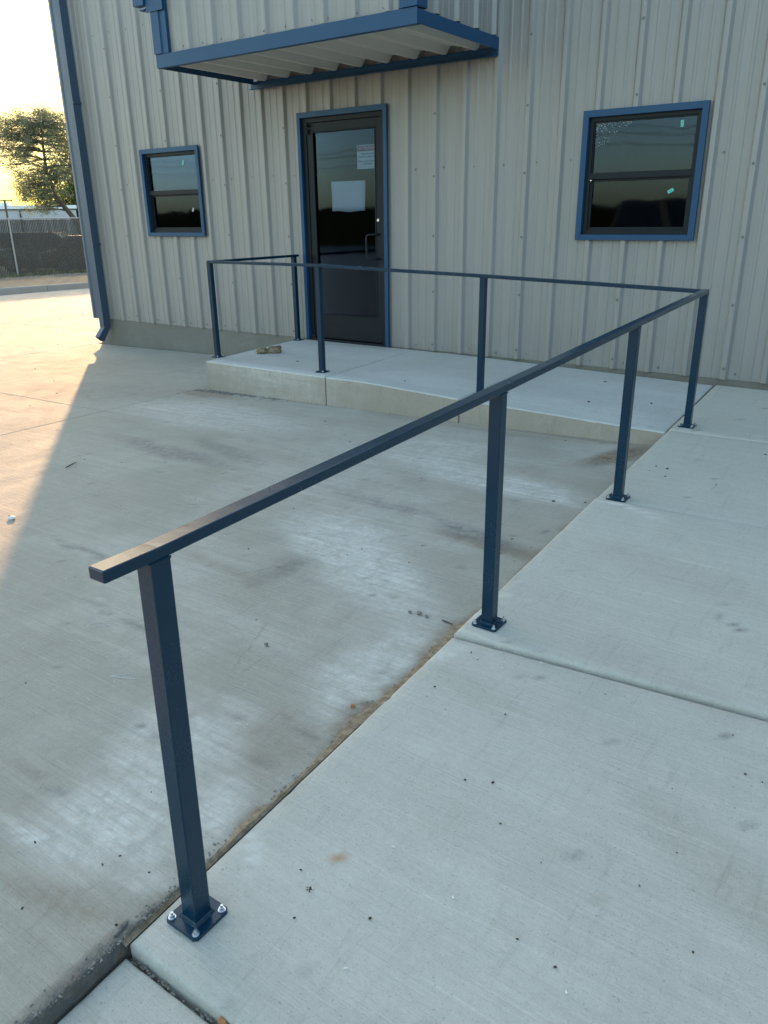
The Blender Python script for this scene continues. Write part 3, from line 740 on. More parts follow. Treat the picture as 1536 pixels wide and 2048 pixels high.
# ---------------------------------------------------------------- handrail
hr = empty('handrail', (7.704, -1.336, -.09), label='dark navy square tube handrail bolted around the landing and down the ramp edge', cat='handrail')
hr_inv = Matrix.Translation(-Vector(hr.location))
def hbuild(q, name, mats, parent, bevel=0., smooth=False, world=True):
    if parent is hr: q.v = [tuple(Vector(p)-Vector(hr.location)) for p in q.v]
    return q.build(name, mats, parent, bevel, smooth)
PW = .0225
POSTS = [(7.868, -5.812, float(walkz(0, -5.812))+.006-.010, .688), (7.815, -4.336, float(walkz(0, -4.336))+.002, .714),
         (7.773, -2.853, float(walkz(0, -2.853))+.004, .756), (7.704, -1.336, float(landz(7.704, -1.336))-.002, .782),
         (6.151, -1.373, None, .832), (4.615, -1.421, None, .874), (3.236, -1.354, None, .870), (3.180, -.108, None, .868)]
for k, (x, y, zb_, zt_) in enumerate(POSTS):
    if zb_ is None: zb_ = float(landz(x, y))
    if k < 4:
        kk = [i for i in range(6) if JL[i] > y > JL[i+1]][0]; zb_ = float(walkz(x, y))-drop[kk]+(.006 if drop[kk] < .02 else 0)
    q = MB(); q.box(x-PW, x+PW, y-PW, y+PW, zb_+.007, zt_+.001); lean = .009 if k == 0 else 0
    q.v = [(p[0]+(lean if p[2] > .3 else 0), p[1], p[2]) for p in q.v]; po = hbuild(q, 'post', 'rail_paint', hr, .003)
    L0 = Vector(hr.location)
    def sub(q, name, mat, bevel=0., smooth=False):
        q.v = [tuple(Vector(p)-L0) for p in q.v]; return q.build(name, mat, po, bevel, smooth)
    q = MB(); h = .0508; c = .008
    lp = [(x-h+c, y-h), (x+h-c, y-h), (x+h, y-h+c), (x+h, y+h-c), (x+h-c, y+h), (x-h+c, y+h), (x-h, y+h-c), (x-h, y-h+c)]
    q.prism(lp, 2, zb_+.0005, zb_+.0085); sub(q, 'base_plate', 'rail_paint', .0012)
    # weld fillet
    q = MB(); a, b2 = PW+.0065, PW-.001
    vs = [(x+sx*a, y+sy*a, zb_+.0085) for sx, sy in ((-1, -1), (1, -1), (1, 1), (-1, 1))]+[(x+sx*(PW+.0006), y+sy*(PW+.0006), zb_+.0160) for sx, sy in ((-1, -1), (1, -1), (1, 1), (-1, 1))]
    q.add(vs, [(i_, (i_+1) % 4, (i_+1) % 4+4, i_+4) for i_ in range(4)]); 
    for e_ in range(4):
        for k_ in range(9):
            t_ = (k_+.5)/9*2-1+random.uniform(-.03, .03); o_ = PW+.0022; cx_, cy_ = ((t_*PW, -o_), (o_, t_*PW), (t_*PW, o_), (-o_, t_*PW))[e_]
            vs2, fs2 = rock(.0040*random.uniform(.8, 1.2), 1, .12, (1, 1, .8), k_+e_*9); q.add([(x+cx_+a[0], y+cy_+a[1], zb_+.0112+a[2]) for a in vs2], fs2)
            if abs(t_) < .95: q.add([(x+lean+cx_*.985+a[0]*.62, y+cy_*.985+a[1]*.62, zt_-.001+a[2]*.62) for a in vs2], fs2)
    sub(q, 'weld', 'rail_paint')['kind'] = 'stuff'
    for sx, sy in ((-1, -1), (1, -1), (1, 1), (-1, 1)):
        bx_, by_ = x+sx*.0385, y+sy*.0385; q = MB()
        q.tube([(bx_, by_, zb_+.0085), (bx_, by_, zb_+.0102)], .0088, 16)
        q.tube([(bx_, by_, zb_+.0102), (bx_, by_, zb_+.0168)], .0062, 6)
        q.tube([(bx_+.0004, by_, zb_+.0168), (bx_+.0008, by_+.0004, zb_+.0235)], .0032, 10)
        sub(q, 'anchor_bolt', 'zinc', 0, 35)
def rail(pts, w=.0425, h=.0245, name='top_rail', bev=.003):
    """rectangular tube swept along pts (bottom centre line) with mitred corners"""
    q = MB(); P = [Vector(p) for p in pts]; n = len(P); rings = []
    for i_ in range(n):
        d0 = (P[i_]-P[max(i_-1, 0)]); d1 = (P[min(i_+1, n-1)]-P[i_]); d0.z = d1.z = 0
        if d0.length < 1e-6: d0 = d1
        if d1.length < 1e-6: d1 = d0
        d0.normalize(); d1.normalize(); t = (d0+d1).normalized(); s_ = V(t.y, -t.x, 0)/max(.3, t.dot(d0))
        rings.append([P[i_]+s_*(w/2), P[i_]-s_*(w/2), P[i_]-s_*(w/2)+V(0, 0, h), P[i_]+s_*(w/2)+V(0, 0, h)])
    vs = [p for r_ in rings for p in r_]; fs = [(0, 1, 2, 3), tuple((n-1)*4+k for k in (3, 2, 1, 0))]
    for i_ in range(n-1):
        for k in range(4): fs.append((i_*4+k, i_*4+(k+1) % 4, (i_+1)*4+(k+1) % 4, (i_+1)*4+k))
    q.add(vs, fs); return hbuild(q, name, 'rail_paint', hr, bev)
P = POSTS
rail([(7.8785, -5.932, .6878), (P[0][0]+.0085, P[0][1], .688), (P[1][0], P[1][1], .714), (P[2][0], P[2][1], .756), (P[3][0]+.001, P[3][1]+.0215, .783)])
rail([(P[3][0]-.0225, P[3][1]+.001, .7825), (P[4][0], P[4][1], .832), (P[5][0], P[5][1], .874), (P[6][0]-.021, P[6][1], .8705)], w=.042)
rail([(P[6][0]-.001, P[6][1]+.0215, .870), (P[7][0], P[7][1], .868), (P[7][0]-.004, -.040, .868)])

# ---------------------------------------------------------------- small things on the concrete
def thing(name, mat, x, y, zf, r, label, cat, sub=2, jit=.2, sq=(1, 1, .7), seed=1, group=None, rz=0):
    q = MB(); q.add(*rock(r, sub, jit, sq, seed)); mn = min(v[2] for v in q.v)
    o = q.build(name, mat, None, label=label, cat=cat, group=group); o.location = (x, y, float(zf(x, y))-mn-r*.08); o.rotation_euler = (0, 0, rz); return o
# broken concrete lump on the landing
q = MB()
def lump(cx, cy, cz, sx, sy, sz, seed):
    vs, fs = rock(1, 4, 0, (1, 1, 1), seed); V0 = np.array(vs)
    nn = fbm(V0[:, 0]*2.1+seed*7+20, V0[:, 1]*2.1+V0[:, 2]*1.7+30, 5); f = .72+.62*nn
    nn2 = fbm(V0[:, 0]*9+seed*3+40, V0[:, 2]*9+V0[:, 1]*6+50, 3); f = f+(nn2-.5)*.16
    W = V0*f[:, None]*np.array([sx, sy, sz])+np.array([cx, cy, cz]); W[:, 2] = np.maximum(W[:, 2], .0)
    q.add(W.tolist(), fs)
lump(-.070, -.012, .026, .058, .042, .034, 3); lump(.052, .006, .030, .070, .048, .042, 5); lump(-.010, .012, .020, .050, .034, .026, 8); lump(.098, .010, .052, .026, .026, .026, 11); lump(-.045, .0, .050, .024, .02, .014, 13)
o = q.build('concrete_chunk', 'chunk', None, label='broken lump of tan mortar lying on the landing before the door', cat='rubble'); o.location = (3.515, -.93, float(landz(3.5, -.9))-.002); o.rotation_euler = (0, 0, rad(35))
def brickbit(x, y, z, L, w, rz, label, ry=0, hollow=False):
    q = MB(); q.box(-L/2, L/2, -w/2, w/2, 0, w*.95)
    for k, v in enumerate(q.v): q.v[k] = (v[0]*(1+random.uniform(-.06, .06)), v[1]*(1+random.uniform(-.08, .08)), v[2]*(1+random.uniform(-.1, .1)))
    o = q.build('brick_fragment', 'brick', None, .0015, label=label, cat='brick fragment', group='orange brick fragments'); o.location = (x, y, z); o.rotation_euler = (0, ry, rz)
brickbit(7.677, -4.990, lotz(7.68)-.001, .012, .012, rad(28), 'small cube of orange brick on the lot beside the ramp joint')
brickbit(8.086, -5.945, float(walkz(8, -5.9))-.026, .030, .014, rad(-28), 'short orange brick stub lying in the bottom sidewalk joint', rad(6))
for (x, y, r, sd_, lab) in ((7.480, -4.362, .0085, 3, 'grey pebble, leftmost of the three left of the second ramp post'), (7.517, -4.352, .0105, 4, 'rounded grey pebble, middle one of three left of the second ramp post'),
                       (7.553, -4.357, .008, 5, 'pale pebble, rightmost of three beside the white dust near the second ramp post')):
    thing('pebble', 'grit', x, y, lotz, r, lab, 'pebble', 2, .15, (1, .8, .8), sd_, 'three pebbles on the lot')
thing('pebble', 'white_chip', 5.056, -4.609, lotz, .022, 'pale stone on the sunlit concrete at the left', 'pebble', 2, .15, (1.2, .8, .45), 9)
thing('pebble', 'grit', 7.174, -4.856, lotz, .009, 'small grey stone alone on the lot beyond the nearest post', 'pebble', 2, .15, (1, .8, .8), 12)
thing('pebble', 'grit', 7.757, -5.934, lotz, .019, 'long grey stone wedged at the corner of the sidewalk joint', 'pebble', 2, .12, (.36, 1.25, .32), 14, rz=rad(10))
q = MB(); q.tube([(7.618, -4.346, lotz(7.6)+.004), (7.640, -4.352, lotz(7.6)+.006), (7.672, -4.357, lotz(7.7)+.005)], [.0022, .0028, .0018], 6)
q.build('twig', 'bark', None, label='thin dark twig at the ramp edge left of the second post', cat='twig')
q = MB(); z_ = lotz(4.42); q.tube([(4.45, -3.88, z_+.004), (4.44, -3.82, z_+.012), (4.405, -3.77, z_+.006)], [.003, .004, .002], 6)
q.build('twig', 'bark', None, label='dark curved twig lying just inside the shadow edge at left', cat='twig')
# dead leaf scrap
q = MB(); zz = float(walkz(8, -5.6))+.007
for k in range(9):
    a_ = random.uniform(0, 6.28); r_ = random.uniform(.003, .008); cx, cy = 8.034+random.uniform(-.008, .008), -5.619+random.uniform(-.005, .005)
    q.add([(cx, cy, zz), (cx+r_*math.cos(a_), cy+r_*math.sin(a_), zz+random.uniform(0, .006)), (cx+r_*math.cos(a_+1.2), cy+r_*math.sin(a_+1.2), zz+random.uniform(0, .005))], [(0, 1, 2)])
q.build('dead_leaf', 'clod', None, label='crumbled brown leaf scrap on the near sidewalk slab', cat='leaf')
# dark specks, clods and chips strewn about: too many to count
CL = [(4.93,-3.458),(4.67,-3.608),(5.415,-3.178),(5.819,-3.371),(6.914,-4.036),(6.929,-3.943),(7.154,-3.762),(7.206,-3.956),(7.511,-3.647),(7.476,-3.463),(7.6,-3.693),(7.427,-2.865),(7.58,-2.798),(6.464,-4.229),(5.693,-2.435),(6.586,-2.886),(4.253,-2.514),(3.192,-1.856),(3.279,-2.038),(5.012,-2.424),(6.724,-5.023),(7.739,-5.932),(7.564,-5.842),(7.678,-5.794),(7.357,-5.892),(7.576,-5.8),(7.521,-6.025),(7.6,-3.515),(5.143,-2.044),(5.541,-2.298),(6.026,-4.878),(2.401,-2.886),(.55,-1.697),(-1.091,-.343),(4.996,-4.592),(1.462,-2.042),(7.70,-4.942),(7.709,-4.926),(6.858,-1.66),(6.987,-1.664),(7.608,-2.449)]
CW = [(8.053,-5.695),(8.125,-4.316),(7.851,-4.777),(7.849,-4.532),(8.109,-4.783),(8.218,-5.068),(8.15,-5.101),(8.626,-4.825),(8.657,-5.184),(8.442,-5.248),(8.774,-4.66),(8.818,-4.668),(8.707,-4.507),(8.487,-5.465),(8.804,-5.288),(8.326,-4.515),(8.58,-5.481),(8.193,-5.601),(7.977,-5.585),(7.977,-4.344),(7.878,-2.399),(8.147,-2.396),(7.783,-2.254),(7.774,-2.343),(7.849,-2.266),(7.979,-2.98),(8.26,-1.719),(8.303,-5.19)]
CN = [(6.91,-1.073),(7.307,-.847),(5.424,-1.338),(6.779,-.381),(4.077,-1.138)]
q = MB()
def speck(x, y, zf, r, sd_):
    vs, fs = rock(r, 1, .35, (1.2, .8, .5), sd_); z = float(zf(x, y)); a_ = random.uniform(0, 3.1); ca, sa = math.cos(a_), math.sin(a_)
    q.add([(x+v[0]*ca-v[1]*sa, y+v[0]*sa+v[1]*ca, z+v[2]+r*.3) for v in vs], fs)
wz6 = lambda x, y: float(walkz(x, y))+.004
for k, (x, y) in enumerate(CL): speck(x, y, lotz, random.uniform(.0028, .0052)*(.8 if y < -4.6 else 1.1 if y < -3 else 1.7), k)
for k, (x, y) in enumerate(CW): speck(x, y, wz6, random.uniform(.0022, .0042)*(1 if y < -4 else 2), k)
for k, (x, y) in enumerate(CN): speck(x, y, landz, random.uniform(.007, .011), k)
for k in range(150):
    x = random.uniform(-6, 7.5); y = random.uniform(-6.3, -1.7) if x > -.6 else random.uniform(-6, 5); speck(x, y, lotz, random.uniform(.002, .005)+.012*max(0, (4-x)/14)*random.random(), k)
for k in range(130):
    speck(random.uniform(7.85, 10.5), random.uniform(-6.2, -.1), wz6, random.uniform(.001, .0026), k)
q.build('dark_specks', 'clod', None, kind='stuff', label='dark specks and crumbs of soil scattered over the concrete', cat='debris')
q = MB()
for (x, y) in ((8.223,-5.726),(8.08,-4.458),(8.621,-5.519),(8.318,-5.45),(8.12,-5.404)): speck(x, y, wz6, .0038, 3)
for k in range(70): speck(random.uniform(7.85, 9.6), random.uniform(-6.2, -2), wz6, random.uniform(.0008, .002), k)
for k in range(90): x = random.uniform(4.5, 7.6); speck(x, random.uniform(-6.2, -1.8), lotz, random.uniform(.001, .003), k)
q.build('white_chips', 'white_chip', None, kind='stuff', label='tiny white chips scattered on the sidewalk and lot', cat='debris')
q = MB()
for k in range(420):   # crushed grit along the foot of the landing, left corner
    x = 3.22+abs(random.gauss(0, .45)); y = -1.60-abs(random.gauss(0, .035))-(.02 if x < 3.35 else 0); speck(x, y, lotz, random.uniform(.003, .010), k)
for k in range(900):   # grit lying in and beside the joint between lot and sidewalk
    y = random.choice((random.uniform(-6.5, -5.85), random.uniform(-5.9, -4.9), random.uniform(-4.9, -2.9))); x = edge_x(y)-.004-abs(random.gauss(0, .016))
    speck(x, y, lotz, random.uniform(.0010, .0036), k)
for k in range(260):   # grit in the bottom joint
    t = random.random(); x = 7.80+1.2*t; y = -5.950+.010*t+random.gauss(0, .003); z_ = float(walkz(x, y))-.034
    vs, fs = rock(random.uniform(.0012, .0042), 1, .3, (1.2, .9, .6), k); q.add([(x+v[0], y+v[1], z_+v[2]+.002) for v in vs], fs)
q.build('loose_grit', 'grit', None, kind='stuff', label='loose grit and sand along the joints and landing foot', cat='debris')
# chalk scribbles: thin strips 1 mm thick
def chalk(lines, label):
    q = MB()
    for pts, w in lines:
        P_ = [V(x, y, lotz(x)+.0010) for x, y in pts]
        vs = []
        for i_, p in enumerate(P_):
            d = (P_[min(i_+1, len(P_)-1)]-P_[max(i_-1, 0)]); d.z = 0; d.normalize(); s_ = V(-d.y, d.x, 0)*w*random.uniform(.5, 1.1)/2; vs += [p-s_, p+s_]
        q.add(vs, [(2*i_, 2*i_+1, 2*i_+3, 2*i_+2) for i_ in range(len(P_)-1)])
    return q.build('chalk_mark', 'chalk', None, label=label, cat='chalk mark', group='chalk marks on the lot')
def smooth_path(p, n=5):
    out = []
    for i_ in range(len(p)-1):
        p0 = Vector(p[max(i_-1, 0)]); p1 = Vector(p[i_]); p2 = Vector(p[i_+1]); p3 = Vector(p[min(i_+2, len(p)-1)])
        for k in range(n):
            t = k/n; out.append(tuple(.5*((2*p1)+(-p0+p2)*t+(2*p0-5*p1+4*p2-p3)*t*t+(-p0+3*p1-3*p2+p3)*t**3)))
    return out+[tuple(p[-1])]
loop = smooth_path([(6.671,-4.919),(6.599,-4.994),(6.535,-5.054),(6.475,-5.087),(6.466,-5.117),(6.487,-5.127),(6.513,-5.096),(6.545,-5.067)])
chalk([(loop, .0035)], 'faint looping chalk scribble on the lot left of the nearest post')
chalk([([(6.909,-5.244),(6.885,-5.272),(6.861,-5.301)], .004), ([(6.861,-5.301),(6.90,-5.285),(6.945,-5.265)], .005)], 'small chalk arrow mark below the looping scribble')

# ---------------------------------------------------------------- kerb, gravel bed, fence
def kx(y): return -11.60+.241*(y-4.77)          # face of the kerb
def fx(y): return -17.85+.203*(y-8.36)
kb = empty('kerb', kind='structure')
yy = [-30+k*3.0 for k in range(20)]
for a_, b_ in zip(yy[:-1], yy[1:]):
    q = MB(); za = lotz(kx(a_)); zb2 = lotz(kx(b_))
    vs = []
    for y, z in ((a_+.006, za), (b_-.006, zb2)):
        x = kx(y); vs += [(x, y, z-.1), (x-.015, y, z+.13), (x-.035, y, z+.15), (x-.17, y, z+.15), (x-.17, y, z-.1)]
    q.add(vs, [(k, k+1, k+6, k+5) for k in range(4)]+[(0, 1, 2, 3, 4), (5, 6, 7, 8, 9)])
    q.build('kerb_stone', 'kerb_concrete', kb)
q = MB(); vs = []
for y in yy:
    vs += [(kx(y)-.17, y, lotz(kx(y))+.13), (kx(y)-2.2, y, lotz(kx(y))+.12), (fx(y)-.2, y, lotz(fx(y))+.10), (fx(y)-6, y, -.75), (fx(y)-40, y, -1.4)]
q.add(vs, [(5*k+c_, 5*k+c_+1, 5*k+c_+6, 5*k+c_+5) for k in range(len(yy)-1) for c_ in range(4)])
q.build('gravel_verge', 'soil', None, kind='structure')
q = MB()
for y in [-31, 25]:
    pass
q.add([(kx(-30), -30, lotz(kx(-30))-.02), (-10.9, -30, lotz(-10.9)-.02), (-10.9, 24, lotz(-10.9)-.02), (kx(24), 24, lotz(kx(24))-.02)], [(0, 1, 2, 3)])
q.build('gutter_strip', 'kerb_concrete', None, kind='structure')
q = MB()
for k in range(5200):
    y = random.uniform(1, 17); t = random.random(); xa, xb = kx(y)-.2, fx(y)+.1; x = xa+(xb-xa)*t
    z = lotz(x)+.11; vs, fs = rock(random.uniform(.02, .05), 0 if False else 1, .25, (1, .8, .6), k % 40)
    if k % 40 < 999: q.add([(x+v[0], y+v[1], z+v[2]) for v in vs], fs)
q.build('gravel', 'gravel', None, kind='stuff', label='reddish gravel bed between kerb and chain-link fence', cat='gravel')
fc = empty('chain_link_fence', (fx(9), 9, lotz(fx(9))), label='chain-link fence with dark privacy slats beyond the gravel bed', cat='fence')
F0 = Vector(fc.location)
def fbuild(q, name, mat, **k): q.v = [tuple(Vector(p)-F0) for p in q.v]; return q.build(name, mat, fc, **k)
FZ0, FH = -.60, 1.93
fy0, fy1 = -8, 19.5; fd = V(fx(fy1)-fx(fy0), fy1-fy0, 0); FL = fd.length; fd.normalize(); fo = V(fx(fy0), fy0, FZ0); fn = V(fd.y, -fd.x, 0)
t = 0.4
tp = ((V(-17.72, 8.95, 0)-fo).dot(fd)) % 3.05
t = tp
while t < FL:
    p = fo+fd*t+fn*.03; q = MB(); q.tube([p+V(0, 0, -.1), p+V(0, 0, FH-.02)], .030, 8); fbuild(q, 'post', 'galvanised', smooth=40)
    t += 3.05
q = MB(); q.tube([fo+V(0, 0, FH)+fn*.005, fo+fd*FL+V(0, 0, FH)+fn*.005], .022, 8); fbuild(q, 'top_rail', 'galvanised', smooth=40)
q = MB(); pit = .056; n = int(FL/pit)
for k in range(n):
    p = fo+fd*(k*pit); a_ = random.uniform(-.25, .25); w_ = .0245
    e = (fd*math.cos(a_)+fn*math.sin(a_))*w_; top = FH-.03-random.random()*.02; b0 = .02
    q.add([p-e+V(0, 0, b0), p+e+V(0, 0, b0), p+e+V(0, 0, top), p-e+V(0, 0, top)], [(0, 1, 2, 3)])
fbuild(q, 'slats', 'slat_plastic', kind='stuff')
q = MB(); Hh = FH+.045
for k in range(-40, n+40):
    for s_ in (1, -1):
        a0 = k*pit; L_ = Hh; t0, t1 = a0, a0+s_*L_
        z0_, z1_ = 0., Hh
        if t0 < 0 or t0 > FL or t1 < 0 or t1 > FL: continue
        p0 = fo+fd*t0+fn*(.012*s_); p1 = fo+fd*t1+V(0, 0, Hh)+fn*(.012*s_); r_ = .0013
        q.add([p0-fd*r_, p0+fd*r_, p1+fd*r_, p1-fd*r_], [(0, 1, 2, 3)])
fbuild(q, 'wire_mesh', 'galvanised', kind='stuff')
# low weeds at the fence foot
q = MB()
for k in range(2600):
    y = random.uniform(4, 15); y += random.gauss(0, .2); x = fx(y)+random.uniform(-.1, .35); z = lotz(x)+.11; a_ = random.uniform(0, 6.28); h_ = random.uniform(.04, .16)*(.3+fbm(np.array([y*1.3]), np.array([2.]))[0]*1.3); w_ = .012
    q.add([(x-w_*math.cos(a_), y-w_*math.sin(a_), z), (x+w_*math.cos(a_), y+w_*math.sin(a_), z), (x+random.uniform(-.05, .05), y+random.uniform(-.05, .05), z+h_)], [(0, 1, 2)])
q.build('weeds', 'leaf_pale', None, kind='stuff', label='thin yellow green weeds along the foot of the fence', cat='weeds')

# ---------------------------------------------------------------- far things: direction from the camera place, then metres away
def at(az, dist, z=0.): return V(CAM.x+math.sin(rad(az))*dist, CAM.y+math.cos(rad(az))*dist, z)
def tree(name, path, crown, nclump, nleaf, leaf, label, seed, lsize=(.035, .075), cl=.30, r0_=.15):
    """path: trunk as (azimuth, distance, z); crown: list of (azimuth, distance, z, horizontal radius, vertical radius)"""
    rnd = random.Random(seed); base = at(*path[0]); t = empty(name, base, label=label, cat='tree')
    pts = [at(*p)-base for p in path]; tp_ = []
    for i_ in range(len(pts)-1):
        for k in range(5): tp_.append(pts[i_].lerp(pts[i_+1], k/5)+V(rnd.uniform(-.02, .02), rnd.uniform(-.02, .02), 0))
    tp_.append(pts[-1]); n_ = len(tp_)
    q = MB(); q.tube(tp_, [r0_*(1-.8*k/n_) for k in range(n_)], 8)
    side = V(math.cos(rad(path[0][0])), -math.sin(rad(path[0][0])), 0); dep = V(-side.y, side.x, 0); lv = MB()
    clumps = []
    for c in crown:
        cc = at(c[0], c[1], c[2])-base
        for _ in range(int(nclump*c[5] if len(c) > 5 else nclump)):
            while True:
                a_, b_, d_ = (rnd.uniform(-1, 1) for _ in range(3)); r_ = math.sqrt(a_*a_+b_*b_+d_*d_)
                if r_ < 1 and r_ > .25: break
            clumps.append(cc+side*a_*c[3]+dep*b_*c[3]+V(0, 0, d_*c[4]))
    for c in clumps:
        cand = [k for k in range(n_//3, n_) if tp_[k].z < c.z+.3] or [n_//3]
        k = min(cand, key=lambda k: (tp_[k]-c).length+.5*abs(k-n_*.6)/n_); s0 = tp_[k]; mid = s0.lerp(c, .5)+V(rnd.uniform(-.25, .25), rnd.uniform(-.25, .25), rnd.uniform(-.05, .35))
        P_ = [s0, s0.lerp(mid, .5)+V(rnd.uniform(-.06, .06), 0, rnd.uniform(0, .1)), mid, mid.lerp(c, .5)+V(0, rnd.uniform(-.06, .06), 0), c]
        rr = .045*min(1.2, (c-s0).length/2+.2); q.tube(P_, [rr, rr*.8, rr*.55, rr*.35, rr*.15], 5)
        for _ in range(5):
            e = c+V(rnd.gauss(0, cl), rnd.gauss(0, cl), rnd.gauss(0, cl)); q.tube([P_[rnd.choice((2, 3))], e], [rr*.3, .004], 3, False)
        m_ = int(nleaf/len(clumps)*rnd.uniform(.35, 1.65)); sg = cl*rnd.uniform(.6, 1.15)
        for _ in range(m_):
            p = c+V(rnd.gauss(0, sg), rnd.gauss(0, sg), rnd.gauss(0, sg*.75)); s_ = rnd.uniform(*lsize)
            a_ = V(rnd.gauss(0, 1), rnd.gauss(0, 1), rnd.gauss(0, .8)).normalized(); b_ = a_.orthogonal().normalized(); b_.rotate(Matrix.Rotation(rnd.uniform(0, 6), 3, a_))
            lv.add([p-a_*s_, p+b_*s_*.5, p+a_*s_, p-b_*s_*.5], [(0, 1, 2, 3)])
    q.build('trunk', 'bark', t, smooth=60); lv.build('crown', leaf, t); return t
K_ = 1.75
tree('tree', [(-55.35, 41*K_, -.9), (-55.75, 40.8*K_, 1.2), (-56.7, 40.5*K_, 2.95), (-57.1, 40*K_, 5.0), (-57.0, 40*K_, 7.8)],
     [(-57.3, 40*K_, 5.9, 2.0*K_, 1.9*K_, 1.), (-58.6, 40*K_, 7.0, 1.0*K_, .85*K_, .4), (-56.4, 40.5*K_, 7.8, 1.1*K_, .75*K_, .4), (-57.9, 40*K_, 3.2, .95*K_, .85*K_, .35)], 120, 34000, 'leaf_pale', 'leaning sparse tree with backlit pale leaves behind the fence', 5, (.04, .085), .40, .26)
tree('tree', [(-54.9, 88, -.9), (-54.8, 88, 1.9), (-54.7, 88, 6.4)],
     [(-54.6, 88, 5.2, 3.6, 4.0, 1.), (-56.0, 86, 2.0, 1.8, 1.8, .3)], 60, 20000, 'leaf_green', 'denser green tree half hidden by the building corner', 12, (.09, .17), .62, .2)
# far warehouse with low white roof
wh = empty('warehouse', at(-60, 82, -1.2), label='low grey warehouse with white roof beyond the fence', cat='building')
c0 = Vector(wh.location); side = V(math.cos(rad(-58)), -math.sin(rad(-58)), 0); dep = V(math.sin(rad(-58)), math.cos(rad(-58)), 0)
def WB(name, mat, u0, u1, d0, d1, z0, z1, parent=wh):
    q = MB(); p = []
    for z in (z0, z1):
        for d_ in (d0, d1):
            for u in (u0, u1): p.append(side*u+dep*d_+V(0, 0, z))
    q.add(p, [(0, 2, 3, 1), (4, 5, 7, 6), (0, 1, 5, 4), (2, 6, 7, 3), (0, 4, 6, 2), (1, 3, 7, 5)]); return q.build(name, mat, parent)
WB('wall', 'far_wall', -12, 6.2, 0, 14, -.6, 3.35)
WB('gutter', 'wire', -12, 6.2, -.12, -.01, 3.36, 3.44)
WB('roof', 'far_roof', -12.1, 6.3, -.1, 14, 3.45, 3.75); WB('roof', 'far_roof', -12, .6, 1.2, 10, 3.76, 4.0)
WB('downpipe', 'wire', 1.35, 1.50, -.10, -.02, -.6, 3.3)
q = MB(); p = at(-59.78, 70, -1.2); q.tube([V(0, 0, 0), V(0, 0, 1.27+70*.0215+1.2)], .08, 6); zt_ = 1.27+70*.0205+1.2
q.tube([V(0, 0, zt_)-side*.55, V(0, 0, zt_)+side*.55], .05, 5)
q.build('light_pole', 'wood_pole', None, label='short pole with crossbar in front of the far warehouse roof', cat='pole').location = p
q = MB(); A = at(-66, 34, 1.27+34*math.tan(rad(7.35))); B = at(-48, 34, 1.27+34*math.tan(rad(4.9)))
q.tube([A.lerp(B, k/24)-V(0, 0, .25*math.sin(math.pi*k/24)) for k in range(25)], .011, 5)
q.build('power_line', 'wire', None, label='single power line crossing the sky above the leaning tree', cat='cable')

